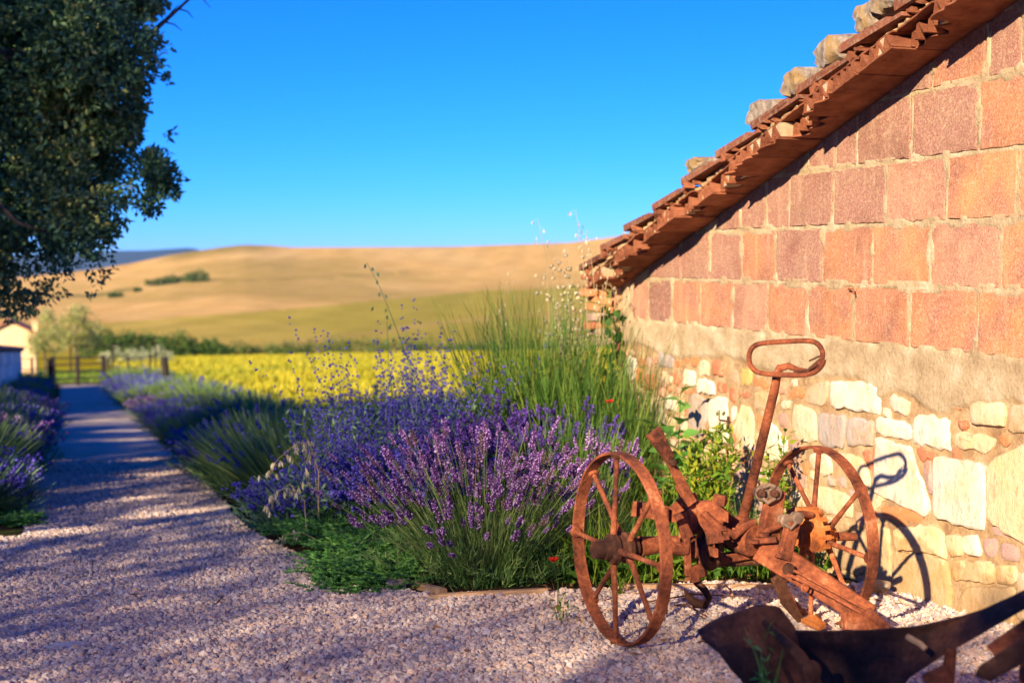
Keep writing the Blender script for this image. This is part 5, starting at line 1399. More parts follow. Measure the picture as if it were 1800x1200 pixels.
# low broad leaved plants between wheel and wall, and general ground cover in the bed
def groundcover():
    A = NP(); n = 5200; x = rng.uniform(1.95, 3.12, n); y = rng.uniform(5.36, 7.2, n)
    P = np.stack([x, y, gz(x, y) + rng.uniform(.0, .17, n) * (.4 + .6 * (vnoise(x * 4, y * 4) * .5 + .5))], 1)
    leaves(A, P, rng.normal(size=(n, 3)) + [0, 0, .5], rng.uniform(.03, .06, n), rng.uniform(.018, .036, n), np.clip(.35 + .6 * vnoise(x * 6, y * 6, 3) + .2 * rng.normal(size=n), 0, 1))
    n = 3600; x = rng.uniform(2.0, 3.1, n); y = rng.uniform(5.36, 8.6, n); P = np.stack([x, y, gz(x, y)], 1); d = unit(np.stack([rng.normal(size=n) * .35, rng.normal(size=n) * .35, np.ones(n)], 1))
    ribbons(A, P, d, rng.uniform(.10, .34, n), .005, rng.normal(size=(n, 3)) * .2, 3)
    tag(A.build('ground_cover', L_GREEN), 'mixed low green weeds covering the bed behind the rusty cultivator', 'ground cover', kind='stuff')
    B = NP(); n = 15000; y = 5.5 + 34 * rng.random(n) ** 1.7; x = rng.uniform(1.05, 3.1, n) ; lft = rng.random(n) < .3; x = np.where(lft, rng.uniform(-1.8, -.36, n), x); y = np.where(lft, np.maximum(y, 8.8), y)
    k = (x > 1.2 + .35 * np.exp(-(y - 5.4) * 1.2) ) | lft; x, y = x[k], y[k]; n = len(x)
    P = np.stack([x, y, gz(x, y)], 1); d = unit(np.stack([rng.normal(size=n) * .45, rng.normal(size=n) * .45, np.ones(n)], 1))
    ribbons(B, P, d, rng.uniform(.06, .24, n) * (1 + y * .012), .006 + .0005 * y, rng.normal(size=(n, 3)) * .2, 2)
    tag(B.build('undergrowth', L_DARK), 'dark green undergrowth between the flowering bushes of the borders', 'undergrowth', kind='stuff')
groundcover()

# poppies and small weeds
def poppy(p, base, lb):
    p = Vector(p); b = Vector(base); root = thing('poppy', lb, 'poppy', b, 'red poppies'); mb = MB(); mb.tube([b, b.lerp(p, .6) + Vector((.01, 0, 0)), p], .0014, 5); mb.build('stem', L_LAV, root)
    for k in range(4):
        a = k * PI / 2 + .4; m_ = MB(); n = 5; V = [(0, 0, 0)]
        for i in range(n + 1):
            t = -0.8 + 1.6 * i / n; V.append((math.sin(t) * .017, math.cos(t) * .022, .010 + .004 * math.cos(i * 3)))
        me = bpy.data.meshes.new('petal'); me.from_pydata(V, [], [(0, i + 1, i + 2) for i in range(n)]); me.materials.append(L_RED); o = bpy.data.objects.new('petal', me); o.location = p - b; o.rotation_euler = (R.uniform(-.2, .4), 0, a); put(o, root)
poppy((1.625,4.727,0.255), (1.695,4.885,0.028), 'red poppy low against the lavender, left of the cart wheel')
poppy((2.528,6.514,0.623), (2.45, 6.9, -.1), 'orange red poppy in the broom stems')
def weed(base, h, lb, n=26, mat=L_LAV, w=.004, name='weed', spread=.5, lf=60):
    b = Vector(base); A = NP(); bb, d = fan(n, .012, spread); pts = ribbons(A, bb, d, h * rng.uniform(.5, 1, n), w, rng.normal(size=(n, 3)) * .12, 4)
    q = pts.reshape(-1, 3); i = rng.integers(0, len(q), lf); leaves(A, q[i], rng.normal(size=(lf, 3)) + [0, 0, .4], .03, .010)
    o = A.build(name, mat, loc=b); tag(o, lb, 'weed')
weed((1.645,4.711,0.038), .16, 'small yellowing weed on the gravel below the red poppy', 14, L_GREEN, .0022, lf=16)
weed((2.034,5.148,0.011), .12, 'low leafy weed behind the spokes of the left wheel', 20, L_GREEN)
weed((6.575,11.869,-0.404), .10, 'dark sprig against the wall stones', 5, L_DARK) if False else None

# ================================================================== RUSTED CULTIVATOR
cv = thing('horse_cultivator', 'rusted two wheeled iron cultivator with a looped lever standing against the shed wall', 'cultivator', (2.2, 4.5, .06))
AX = Vector((math.cos(math.radians(6)), math.sin(math.radians(6)), 0))
UPV = Vector((0, 0, 1)); FW = AX.cross(UPV)       # towards the viewer's side
W1 = Vector((1.707,4.300,0.385)); W2 = Vector((2.482,4.383,0.365))
RW = .312
def cart_wheel(c, phase, inner):
    rim = MB(); prof = [(-.022, RW), (-.020, RW + .003), (.020, RW + .003), (.022, RW), (.021, RW - .006), (-.021, RW - .006)]
    rim.lathe(c, AX, prof, 72, closed=True)
    for k in range(8):
        a = phase + k * PI / 4; d = UPV * math.cos(a) + AX.cross(UPV) * math.sin(a); off = .012 * (1 if k % 2 else -1)
        rim.tube([c + d * (RW - .016) + AX * off, c + d * (RW - .006) + AX * off], [.017, .021], 10)
    w = rim.build('wheel', RUST, cv, smooth=True, rough=.0012)
    hub = MB(); s_ = inner
    hub.lathe(c, AX, [(-.062, .026), (-.060, .034), (-.040, .036), (-.034, .050), (-.018, .052), (-.012, .042), (.012, .042), (.018, .052), (.034, .050), (.040, .036), (.060, .034), (.062, .026)], 24)
    hub.lathe(c - AX * .075, AX, [(-.02, .016), (-.02, .028), (.02, .030), (.02, .018)], 16)
    hub.build('hub', RUST_DK if phase == 0 else RUST_OR, w, smooth=True, rough=.001)
    for k in range(8):
        a = phase + k * PI / 4; d = UPV * math.cos(a) + AX.cross(UPV) * math.sin(a); off = .012 * (1 if k % 2 else -1)
        m_ = MB(); m_.tube([c + d * .03 + AX * off * 2, c + d * .17 + AX * off * 1.4, c + d * (RW - .010) + AX * off], [.0115, .0085, .009], 10); m_.build('spoke', RUST, w, smooth=True, rough=.001)
cart_wheel(W1, 0.0, 1); cart_wheel(W2, 0.06, -1)
def V3(p): return Vector(p)
def chaikin(P, k=2):
    P = [Vector(p) for p in P]
    for _ in range(k):
        Q = [P[0]]
        for a, b in zip(P[:-1], P[1:]): Q += [a.lerp(b, .25), a.lerp(b, .75)]
        P = Q + [P[-1]]
    return P
def cpart(name, fn, mat=RUST, smooth=True, rough=.0012, parent=None):
    m_ = MB(); fn(m_); return m_.build(name, mat, parent or cv, smooth=smooth, rough=rough)
A0 = W1 + AX * .04; 
G1 = Vector((2.020,4.348,0.358)); G2 = Vector((2.414,4.363,0.375))
cpart('axle', lambda m_: (m_.tube([W1 + AX * .02, W1.lerp(G1, .5), G1], [.020, .018, .020], 12), m_.lathe(W1 + AX * .075, AX, [(0, .034), (.10, .026), (.14, .024)], 16)))
cpart('axle', lambda m_: (m_.tube([G2, W2 - AX * .0], [.018, .018], 12), m_.tube([W2, (2.635,4.387,0.352)], [.017, .014], 10)))
cpart('cross_tube', lambda m_: m_.tube([(2.037,4.402,0.301), (2.170,4.402,0.293), (2.292,4.406,0.288)], .019, 12), RUST_DK)
# frame bar behind the left wheel
cpart('frame_bar', lambda m_: (m_.bar((1.817,4.461,0.483), (2.029,4.414,0.447), .052, .014), m_.tube([(1.832,4.435,0.479), (1.855,4.490,0.469)], .010, 8), m_.tube([(1.920,4.408,0.487), (1.923,4.414,0.429)], .008, 8)))
cpart('frame_bar', lambda m_: m_.bar((1.962,4.417,0.509), (2.034,4.410,0.418), .05, .012))
# toothed sectors
def sector(c, r0, a0, a1, n, tilt=0.0, th=.024, mat=RUST, name='toothed_sector'):
    m_ = MB(); K = 22; U = UPV; Wv = AX.cross(UPV)
    def q(a, r_, h): return c + (U * math.cos(a) + Wv * math.sin(a)) * r_ + AX * h
    V = []; f = []
    for i in range(K + 1):
        a = a0 + (a1 - a0) * i / K
        V += [q(a, r0, -th), q(a, r0, th), q(a, r0 - .020, th), q(a, r0 - .020, -th)]
    for i in range(K):
        b_ = i * 4
        for k in range(4): f.append((b_ + k, b_ + (k + 1) % 4, b_ + 4 + (k + 1) % 4, b_ + 4 + k))
    f += [(0, 1, 2, 3), (K * 4 + 3, K * 4 + 2, K * 4 + 1, K * 4)]
    m_.add(V, f)
    for i in range(n):
        a = a0 + (a1 - a0) * (i + .5) / n; w = (a1 - a0) / n * .27; h0 = th * .9; h1 = th + .020
        P = [q(a - w, r0, h0 * .2), q(a + w, r0, h0 * .2), q(a + w, r0 - .022, h0 * .2), q(a - w, r0 - .022, h0 * .2)]
        m_.prism(P, AX, h1)
    m_.build(name, mat, cv, smooth=False, rough=.0012)
    return q
sector(G1, .112, -1.9, 1.25, 11)
sector(G2, .098, -2.0, 2.0, 12, mat=RUST_OR)
cpart('gear_web', lambda m_: (m_.bar(G1 + UPV * .10, G1 - UPV * .10, .030, .014, FW), m_.bar(G1 + FW * .10, G1 - FW * .09, .030, .014, UPV), m_.lathe(G1, AX, [(-.035, .018), (-.035, .036), (.035, .036), (.035, .018)], 18)))
cpart('gear_web', lambda m_: (m_.bar(G2 + UPV * .088, G2 - UPV * .088, .030, .014, FW), m_.lathe(G2 + AX * .03, AX, [(-.05, .02), (-.05, .040), (.0, .050), (.035, .036), (.035, .018)], 18)), RUST_OR)
# ring with an eye below the left sector
def ring(m_, c, axis, R0, r_, n=28):
    u = Vector(axis).orthogonal().normalized(); w = Vector(axis).normalized().cross(u)
    m_.tube([Vector(c) + (u * math.cos(2 * PI * k / n) + w * math.sin(2 * PI * k / n)) * R0 for k in range(n)], r_, 8, closed=True)
cpart('ring_casting', lambda m_: (ring(m_, (2.049,4.328,0.349), AX * .5 + FW, .050, .017), m_.bar((2.076,4.334,0.420), (2.163,4.345,0.354), .05, .02)), RUST_DK)
cpart('housing', lambda m_: (m_.bar((2.058,4.405,0.457), (2.223,4.388,0.338), .13, .026, UPV, .08), m_.bar((2.060,4.374,0.306), (2.227,4.386,0.318), .03, .04)), RUST)
cpart('round_boss', lambda m_: (m_.lathe((2.193,4.337,0.377), FW + AX * .25, [(-.05, .03), (-.045, .052), (.02, .056), (.028, .05), (.030, .02)], 22)))
# slotted plate and curved arm
def slot(m_):
    P = [Vector((1.988,4.326,0.515)), Vector((2.042,4.309,0.522)), Vector((2.097,4.300,0.482)), Vector((2.096,4.298,0.448)), Vector((2.049,4.303,0.461)), Vector((2.001,4.309,0.476))]
    m_.prism(P, -FW, .028)
    m_.tube([(2.004,4.298,0.488), (2.029,4.288,0.459), (2.069,4.284,0.425), (2.114,4.290,0.406), (2.161,4.308,0.427), (2.212,4.335,0.435)], [.012, .013, .014, .016, .015, .014], 10)
cpart('slotted_plate', slot)
cpart('bolt_head', lambda m_: m_.lathe((2.081,4.338,0.500), UPV + AX * .2, [(0, .024), (.02, .026), (.036, .022)], 6))
cpart('bracket', lambda m_: (m_.bar((1.978,4.351,0.542), (1.994,4.339,0.423), .045, .03, AX), m_.bar((1.938,4.339,0.484), (1.964,4.326,0.399), .045, .014, AX), m_.tube([(1.889,4.306,0.374), (1.948,4.308,0.365)], .024, 10)))
cpart('bracket', lambda m_: (m_.bar((1.942,4.291,0.406), (1.958,4.310,0.277), .024, .012, AX), m_.bar((1.958,4.310,0.281), (2.025,4.321,0.290), .045, .02, UPV), m_.bar((1.973,4.317,0.304), (1.983,4.311,0.252), .03, .02, AX)))
# short hand lever with a gripped top
hl_ = cpart('hand_lever', lambda m_: (m_.bar((1.876,4.308,0.682), (1.968,4.311,0.518), .026, .016, AX, .038), m_.bar((1.933,4.326,0.582), (1.966,4.332,0.513), .038, .018, AX)))
cpart('grip', lambda m_: m_.bar((1.830,4.316,0.764), (1.886,4.304,0.671), .058, .022, AX, .034), RUST, parent=hl_)
cpart('grip_bolt', lambda m_: m_.lathe((1.879,4.274,0.664), AX * .3 + FW, [(-.01, .010), (.012, .012), (.014, .008)], 8), RUST_DK, parent=hl_)
# long lever with a looped handle
LV = [(2.210,4.428,0.411), (2.208,4.363,0.534), (2.207,4.280,0.707), (2.198,4.178,0.893), (2.195,4.151,0.951), (2.195,4.132,0.977), (2.217,4.115,0.985), (2.238,4.087,0.973), (2.263,4.058,0.971), (2.281,4.033,0.995)]
ll = cpart('long_lever', lambda m_: m_.tube(LV, [.0185, .0175, .0165, .0155, .0145, .0135, .011, .009, .007, .005], 12), rough=.0009)
def loop(m_):
    P = []
    x0, x1, y0, y1, rr = 1317, 1445, 601, 658, 26
    import math as mm
    pts = []
    for cx, cy, a0 in ((x0 + rr, y0 + rr + 1, 180), (x1 - rr, y0 + rr - 2, 270), (x1 - rr, y1 - rr, 0), (x0 + rr, y1 - rr, 90)):
        for k in range(7):
            a = mm.radians(a0 + 15 * k); pts.append((cx + rr * mm.cos(a), cy + rr * mm.sin(a)))
    return pts
LOOP = [(2.115,4.187,0.987), (2.112,4.191,1.013), (2.119,4.185,1.041), (2.137,4.167,1.057), (2.196,4.101,1.065), (2.249,4.041,1.071), (2.268,4.018,1.063), (2.267,3.987,1.041), (2.267,3.986,1.020), (2.259,3.993,0.998)]
LOOP2 = [(2.115,4.187,0.987), (2.125,4.174,0.966), (2.145,4.150,0.958), (2.194,4.095,0.957), (2.238,4.045,0.960), (2.262,4.018,0.971), (2.267,3.985,0.998), (2.269,3.983,1.013)]
cpart('loop_handle', lambda m_: (m_.tube(chaikin(LOOP), .0085, 10), m_.tube(chaikin(LOOP2), .0085, 10)), RUST, parent=ll, rough=.0006)
cpart('wire_tie', lambda m_: (m_.tube([(2.213,4.074,0.966), (2.244,4.039,0.977), (2.260,3.994,1.012), (2.270,3.984,1.031)], .0035, 6), m_.tube([(2.232,4.052,0.958), (2.250,4.005,0.994), (2.271,3.982,1.027)], .003, 6), m_.tube([(2.238,4.020,1.007), (2.260,3.995,1.023), (2.269,3.983,1.024)], .003, 6)), RUST_DK, parent=ll, rough=0)
cpart('lever_socket', lambda m_: (m_.lathe((2.200,4.401,0.424), (.12, 0, 1), [(-.05, .028), (-.03, .030), (.0, .024), (.012, .030), (.022, .024)], 16), m_.lathe((2.197,4.339,0.422), FW, [(-.02, .016), (.02, .016), (.024, .010)], 8)))
# square uprights with bolted clamps
def clampbolts(m_, cx, cy, Z_, s_=1.0):
    for dx in (-9 * s_, 11 * s_):
        pass
up1 = cpart('upright', lambda m_: m_.bar((2.237,4.282,0.391), (2.275,4.301,0.550), .078, .040, AX, .062), RUST, smooth=False)
cpart('clamp', lambda m_: (m_.lathe((2.213,4.289,0.544), FW, [(-.02, .020), (.010, .030), (.016, .026), (.017, .018)], 16), m_.lathe((2.253,4.276,0.544), FW, [(-.02, .020), (.010, .026), (.016, .023), (.017, .016)], 16), m_.tube([(2.200,4.271,0.536), (2.220,4.253,0.515), (2.247,4.256,0.528)], .007, 8), m_.tube([(2.208,4.271,0.566), (2.230,4.264,0.574), (2.248,4.258,0.566)], .008, 8)), STEEL, parent=up1)
cpart('clamp_bolt', lambda m_: (m_.lathe((2.201,4.266,0.546), FW, [(-.01, .014), (.006, .015), (.012, .009)], 12), m_.lathe((2.243,4.253,0.546), FW, [(-.01, .013), (.006, .014), (.012, .008)], 12)), RUST_DK, parent=up1)
up2 = cpart('upright', lambda m_: m_.bar((2.245,4.192,0.335), (2.290,4.207,0.454), .052, .030, AX, .048), RUST, smooth=False)
cpart('clamp', lambda m_: (m_.lathe((2.260,4.206,0.463), FW, [(-.02, .018), (.008, .024), (.014, .020), (.015, .012)], 14), m_.lathe((2.298,4.195,0.472), FW, [(-.02, .018), (.008, .022), (.014, .018), (.015, .012)], 14), m_.tube([(2.246,4.189,0.455), (2.268,4.181,0.440), (2.286,4.177,0.459)], .006, 8)), STEEL, parent=up2)
cpart('link_rod', lambda m_: (m_.tube([(2.221,4.268,0.416), (2.248,4.240,0.437), (2.272,4.213,0.461)], .011, 10), m_.tube([(2.281,4.231,0.461), (2.339,4.255,0.471), (2.406,4.297,0.457)], .013, 10)))
cpart('link_rod', lambda m_: (m_.tube([(2.167,4.262,0.387), (2.191,4.234,0.393), (2.228,4.202,0.401)], .0105, 10), m_.lathe((2.162,4.243,0.391), UPV, [(-.004, .02), (.006, .02)], 12), m_.lathe((2.206,4.251,0.408), UPV, [(-.004, .018), (.008, .018)], 12)))
# draw beam sloping to the ground at the right
BA, BB = V3((2.205,4.270,0.366)), V3((2.466,4.009,0.171))
bm_ = cpart('draw_beam', lambda m_: m_.bar(BA, BB, .098, .036, (0, .25, 1), .078, bev=.10), RUST, smooth=False, rough=.0016)
cpart('beam_rod', lambda m_: (m_.tube([(2.230,4.132,0.297), (2.242,4.123,0.295), (2.334,4.034,0.244), (2.438,3.945,0.180)], .006, 8), m_.tube([(2.240,4.151,0.311), (2.264,4.133,0.306), (2.352,4.029,0.252), (2.446,3.943,0.194)], .005, 8), ring(m_, (2.265,4.077,0.265), FW, .012, .004, 14)), RUST, parent=bm_, rough=.0004)
cpart('beam_washer', lambda m_: (m_.lathe((2.239,4.141,0.314), FW, [(-.006, .020), (.006, .020), (.008, .012)], 16), m_.lathe((2.366,4.008,0.151), FW, [(-.01, .010), (.006, .012), (.008, .006)], 10)), RUST_DK, parent=bm_)
cpart('beam_bracket', lambda m_: (m_.bar((2.385,3.990,0.136), (2.393,4.012,0.186), .06, .03, AX), m_.prism([V3((2.392,3.947,0.146)), V3((2.426,3.951,0.213)), V3((2.474,3.932,0.158)), V3((2.449,3.928,0.139))], -FW, .05), m_.bar((2.403,3.926,0.216), (2.457,3.885,0.157), .026, .014, UPV)), RUST, smooth=False, parent=bm_)
cpart('tine', lambda m_: (m_.bar((2.298,4.338,0.245), (2.343,4.340,0.154), .045, .012, AX), m_.bar((2.336,4.343,0.166), (2.404,4.337,0.071), .05, .012, AX, .02)), RUST_DK)
cpart('tine', lambda m_: (m_.bar((2.414,4.253,0.126), (2.417,4.250,0.083), .02, .012, AX), m_.bar((2.370,4.244,0.100), (2.411,4.210,0.086), .03, .014, UPV, .012)), RUST_DK)
cpart('share_point', lambda m_: m_.prism([V3((2.299,4.163,0.126)), V3((2.349,4.169,0.136)), V3((2.378,4.137,0.111)), V3((2.347,4.126,0.104))], UPV, .014), RUST_OR, smooth=False)
cpart('tine', lambda m_: m_.bar((1.919,4.421,0.344), (1.920,4.407,0.126), .022, .012, AX, .010), RUST_DK)
cpart('hook', lambda m_: m_.tube([(1.993,4.351,0.270), (1.999,4.337,0.245), (2.020,4.319,0.221), (2.034,4.313,0.194), (2.015,4.307,0.174), (1.982,4.307,0.180), (1.960,4.315,0.203), (1.948,4.320,0.226)], [.012, .012, .013, .014, .016, .016, .012, .003], 10), RUST_DK)

# ================================================================== PLOUGH IN THE FOREGROUND
PLOUGH = mat_rust('plough_iron', [(0.030, 0.013, 0.010), (0.07, 0.026, 0.018), (0.13, 0.048, 0.028), (0.22, 0.09, 0.05)], 0.7)
pl = thing('old_plough', 'dark rusted mouldboard plough lying out of focus in the bottom right corner', 'plough', (2.0, 3.0, .05))
def ppart(name, fn, mat=PLOUGH, smooth=True, rough=.003, parent=None, kind=None):
    m_ = MB(); fn(m_); return m_.build(name, mat, parent or pl, smooth=smooth, rough=rough)
def sheet(m_, top, bot, th, K=6, bulge=.05):
    """curved plate between two polylines"""
    n = len(top); V = []; f = []
    for s_ in (0, 1):
        for i in range(n):
            a, b_ = Vector(top[i]), Vector(bot[i])
            for k in range(K + 1):
                t = k / K; p = a.lerp(b_, t) + Vector((0, 1, 0)) * (bulge * math.sin(PI * t)) + Vector((0, th * s_, 0)); V.append(p)
    q = n * (K + 1)
    for i in range(n - 1):
        for k in range(K):
            a = i * (K + 1) + k; f += [(a, a + 1, a + K + 2, a + K + 1), (q + a, q + a + K + 1, q + a + K + 2, q + a + 1)]
    for i in range(n - 1):
        a = i * (K + 1); b_ = a + K; f += [(a, a + K + 1, q + a + K + 1, q + a), (b_, q + b_, q + b_ + K + 1, b_ + K + 1)]
    for k in range(K):
        a = k; b_ = (n - 1) * (K + 1) + k; f += [(a, q + a, q + a + 1, a + 1), (b_, b_ + 1, q + b_ + 1, q + b_)]
    m_.add(V, f)
ppart('mouldboard', lambda m_: sheet(m_, [(1.693,3.110,0.412), (1.761,3.068,0.416), (1.846,3.000,0.428), (1.931,2.912,0.452), (2.000,2.831,0.492), (2.040,2.758,0.530), (2.089,2.682,0.578), (2.149,2.625,0.625)],
    [(1.677,2.997,0.190), (1.745,2.955,0.196), (1.819,2.913,0.230), (1.881,2.880,0.344), (1.936,2.825,0.409), (1.970,2.754,0.464), (2.026,2.678,0.536), (2.111,2.614,0.604)], .014))
ppart('share', lambda m_: sheet(m_, [(1.440,3.106,0.427), (1.493,3.112,0.450), (1.552,3.115,0.464), (1.623,3.115,0.479), (1.667,3.122,0.471), (1.706,3.117,0.421)],
    [(1.441,3.084,0.414), (1.478,3.060,0.384), (1.523,3.053,0.333), (1.574,3.032,0.244), (1.630,3.022,0.186), (1.694,3.012,0.183)], .02, bulge=-.02))
ppart('share_point', lambda m_: sheet(m_, [(1.457,3.036,0.399), (1.493,3.026,0.416), (1.549,3.018,0.403), (1.605,3.009,0.366)], [(1.488,3.013,0.354), (1.538,2.994,0.301), (1.606,2.979,0.230), (1.658,2.962,0.203)], .014, bulge=-.01), RUST_DK)
ppart('brace_rod', lambda m_: (m_.tube([(1.581,3.043,0.460), (1.600,2.994,0.435), (1.617,2.934,0.406), (1.626,2.898,0.368), (1.622,2.874,0.302)], [.008, .011, .014, .018, .020], 10), m_.lathe((1.611,2.872,0.386), (0, -1, .3), [(-.01, .02), (.01, .024), (.014, .016)], 12)), RUST_DK)
ppart('upright_pipe', lambda m_: m_.tube([(1.881,2.719,0.455), (1.875,2.718,0.416), (1.869,2.715,0.340)], .014, 12), RUST)
ppart('foot_plate', lambda m_: m_.bar((1.814,2.714,0.379), (1.863,2.700,0.402), .05, .014), RUST)
ppart('small_peg', lambda m_: m_.tube([(1.843,2.835,0.456), (1.851,2.790,0.449), (1.855,2.778,0.441)], .007, 8), WOOD)
pw = Vector((2.438,3.080,0.275))
ppart('wheel', lambda m_: m_.lathe(pw, Vector((1, .12, 0)).cross(Vector((0, 0, 1))) * .55 + Vector((.55, -.25, 0)), [(-.03, .190), (-.03, .200), (.03, .200), (.03, .190)], 48, closed=True), RUST)
ppart('stay_bar', lambda m_: m_.bar((1.944,2.657,0.458), (2.022,2.576,0.559), .034, .016), RUST)
ppart('handle_bar', lambda m_: (m_.bar((1.816,2.508,0.462), (1.915,2.421,0.564), .036, .018, (0, 0, 1), .05), m_.tube([(1.817,2.509,0.467), (1.814,2.509,0.453)], .016, 10)), RUST_DK)
weed(V3((1.532,2.924,0.328)), .14, 'soft green seedling growing up in front of the dark plough', 12, L_JUN, .0035, spread=.35, lf=26)

# ================================================================== EDGING, GRAVEL, LITTER
def edging(p0, p1, lb, h=.045, w=.035):
    a, b_ = Vector(p0), Vector(p1); a.z = gzf(a.x, a.y) + h * .15; b_.z = gzf(b_.x, b_.y) + h * .15; m_ = MB(); m_.bar(a, b_, h, w, (0, 0, 1), bev=.2)
    o = m_.build('edging_board', WOOD, None, smooth=False, rough=.004, off=a); o.location = a; tag(o, lb, 'edging board', 'timber edging of the bed')
edging((1.320,5.318,0.001), (1.781,5.256,0.005), 'thin weathered edging board under the focused lavender')
edging((2.093,5.234,0.006), (2.713,5.082,0.016), 'sunlit edging board behind the cultivator, between wheel and wall')
edging((1.40, 5.42, 0), (1.12, 6.3, 0), 'edging board running back from the lavender corner under the creeper')
def kerb(px, lb, s_, sd):
    c = Vector(px); rock('kerb_stone', c, s_, lb, 'stone', 'loose border stones', ROCK, 0, .5, sd)
kerb((1.36, 6.45, -.02), 'reddish border stone half hidden by the green creeper', (.30, .12, .10), 2)
kerb((1.25, 5.62, -.0), 'brown stone at the foot of the focused lavender', (.10, .08, .07), 5)
kerb((1.22, 6.20, -.03), 'grey brown stone between the two creeper tufts', (.14, .10, .08), 9)
kerb((3.06, 4.92, .03), 'rubble lump lying at the base of the wall behind the right wheel', (.10, .08, .05), 12)

def gravel():
    def sample(n, x0, x1, y0, y1):
        x = rng.uniform(x0, x1, n); y = rng.uniform(y0, y1, n); k = is_gravel(x, y)
        return x[k], y[k]
    X_, Y_ = [], []
    for (n, a) in ((218000, (-2.1, 3.18, 3.1, 6.4)), (60000, (-1.8, 1.4, 6.4, 9.0)), (26000, (-.4, 1.1, 9.0, 13.5))):
        x, y = sample(n, *a); X_.append(x); Y_.append(y)
    x = np.concatenate(X_); y = np.concatenate(Y_)
    # only where the camera or a step aside could see it
    ang = np.degrees(np.arctan2(x, y)); k = (ang > -26) & (ang < 41) & (x * .297 + y * .955 > 3.7); x, y = x[k], y[k]
    thin = fbm(x * 2.2, y * 2.2, 7.0, 3); k = rng.random(len(x)) > .45 * sstep(.05, .35, thin); x, y = x[k], y[k]
    # a thin spill over soil and board edges
    P = np.stack([x, y, gz(x, y) + .003 + .006 * rng.random(len(x)) + .010 * fbm(x * 4, y * 4, 0, 3) + .012 * fbm(x * 1.7, y * 1.7, 0.0, 3)], 1)
    me = bpy.data.meshes.new('gravel'); me.vertices.add(len(P)); me.vertices.foreach_set('co', P.ravel().astype(np.float32)); me.update()
    sz = np.clip(np.exp(rng.normal(size=len(P)) * .33), .45, 2.4).astype(np.float32); at = me.attributes.new('sz', 'FLOAT', 'POINT'); at.data.foreach_set('value', sz)
    o = bpy.data.objects.new('gravel', me); tag(o, 'loose pinkish grey gravel covering the yard and the lane', 'gravel', kind='stuff'); put(o)
    ng = bpy.data.node_groups.new('gravel_nodes', 'GeometryNodeTree')
    ng.interface.new_socket('Geometry', in_out='INPUT', socket_type='NodeSocketGeometry'); ng.interface.new_socket('Geometry', in_out='OUTPUT', socket_type='NodeSocketGeometry')
    N = ng.nodes.new; gi = N('NodeGroupInput'); go = N('NodeGroupOutput')
    ico = N('GeometryNodeMeshIcoSphere'); ico.inputs['Radius'].default_value = 1.0; ico.inputs['Subdivisions'].default_value = 1
    sm = N('GeometryNodeSetMaterial'); sm.inputs['Material'].default_value = GRAVEL
    def rv(lo, hi, seed, t='FLOAT_VECTOR'):
        r_ = N('FunctionNodeRandomValue'); r_.data_type = t
        i = 0 if t == 'FLOAT_VECTOR' else 2
        r_.inputs[i].default_value = lo; r_.inputs[i + 1].default_value = hi; r_.inputs['Seed'].default_value = seed
        return r_.outputs[0 if t == 'FLOAT_VECTOR' else 1]
    mp = N('GeometryNodeInstanceOnPoints')
    ng.links.new(gi.outputs[0], mp.inputs['Points']); ng.links.new(ico.outputs['Mesh'], sm.inputs['Geometry']); ng.links.new(sm.outputs[0], mp.inputs['Instance'])
    ng.links.new(rv((0, 0, 0), (6.28, 6.28, 6.28), 1), mp.inputs['Rotation'])
    na = N('GeometryNodeInputNamedAttribute'); na.data_type = 'FLOAT'; na.inputs['Name'].default_value = 'sz'
    vm = N('ShaderNodeVectorMath'); vm.operation = 'SCALE'; ng.links.new(rv((.0054, .0046, .0040), (.0115, .0094, .0074), 2), vm.inputs[0]); ng.links.new(na.outputs[0], vm.inputs['Scale']); ng.links.new(vm.outputs[0], mp.inputs['Scale'])
    ng.links.new(mp.outputs[0], go.inputs[0])
    md = o.modifiers.new('gravel', 'NODES'); md.node_group = ng
    print('gravel', len(P))
gravel()

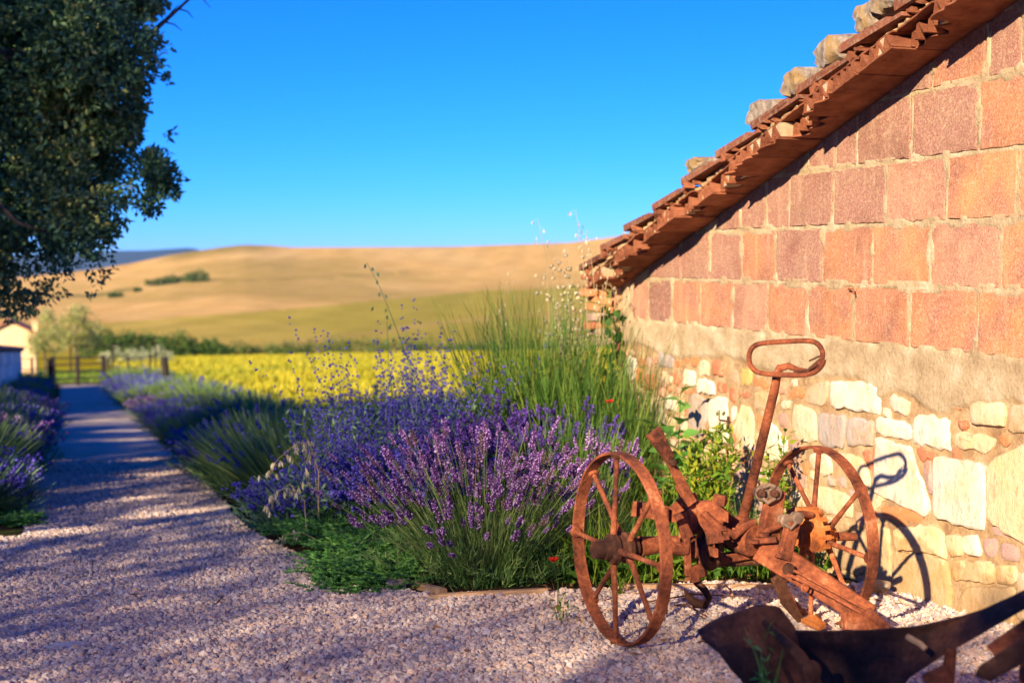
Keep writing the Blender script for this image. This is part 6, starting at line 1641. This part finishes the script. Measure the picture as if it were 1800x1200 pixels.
rock('flat_stone', (-0.033,4.938,0.024), (.17, .13, .035), 'pale flat stone sunk in the shaded gravel at bottom left', 'stone', None, STONE, 0, .3, 4)
def litter():
    A = NP(); n = 420; x = rng.uniform(-.4, 3.1, n); y = rng.uniform(4.0, 6.6, n); k = (x > 1.0) & (y < 5.5) | (rng.random(n) < .25) & (y < 5.3 + 1.5 * (x < 1)); x, y = x[k], y[k]; n = len(x); P = np.stack([x, y, gz(x, y) + .014], 1)
    leaves(A, P, rng.normal(size=(n, 3)) * [1, 1, .25], rng.uniform(.015, .05, n), rng.uniform(.006, .02, n))
    n = 150; x = rng.uniform(1.5, 3.1, n); y = rng.uniform(4.4, 5.3, n); P = np.stack([x, y, gz(x, y) + .012], 1); d = unit(rng.normal(size=(n, 3)) * [1, 1, .1]); ribbons(A, P, d, rng.uniform(.04, .16, n), .003, rng.normal(size=(n, 3)) * [.2, .2, 0], 3)
    tag(A.build('leaf_litter', L_BROWN), 'dead brown leaves and twigs scattered over the gravel round the cultivator', 'litter', kind='stuff')
litter()
for i, (p0, p1, lb) in enumerate([((2.026,4.867,0.029), (2.446,4.815,0.032), 'long bent dry twig lying on the gravel behind the left wheel'), ((2.115,4.780,0.034), (2.130,4.543,0.049), 'short red brown twig on the gravel below the hook')]):
    a, b_ = Vector(p0), Vector(p1); m_ = MB(); m_.tube([a + Vector((0, 0, .02)), a.lerp(b_, .5) + Vector((0, .03, .035)), b_ + Vector((0, 0, .02))], [.003, .0035, .002], 6)
    o = m_.build('twig', L_BROWN, None, off=a); o.location = a; tag(o, lb, 'twig')
c = Vector((2.373,4.845,0.030)); m_ = MB(); m_.tube([c, c + Vector((.01, 0, .03)), c + Vector((0, 0, .055))], [.006, .005, .004], 6); m_.tube([c + Vector((0, 0, .05)), c + Vector((-.02, 0, .07))], .003, 5)
o = m_.build('stick', WOOD, None, off=c); o.location = c; tag(o, 'short pale stick standing in the sunlit gravel under the cultivator', 'stick')

# ------------------------------------------------------------------ the air between here and the far blue hill
def haze():
    m_ = MB(); m_.box((0, 0, -25), (19000, 19000, 210))
    mt = bpy.data.materials.new('haze'); mt.use_nodes = True; t = mt.node_tree; t.nodes.clear()
    o_ = t.nodes.new('ShaderNodeOutputMaterial'); v = t.nodes.new('ShaderNodeVolumePrincipled')
    v.inputs['Color'].default_value = (.45, .70, 1, 1); v.inputs['Density'].default_value = 3.5e-5; v.inputs['Anisotropy'].default_value = 0.0
    t.links.new(v.outputs[0], o_.inputs['Volume'])
    o = m_.build('haze', mt); o['kind'] = 'stuff'
HAZE = True
if HAZE: haze()
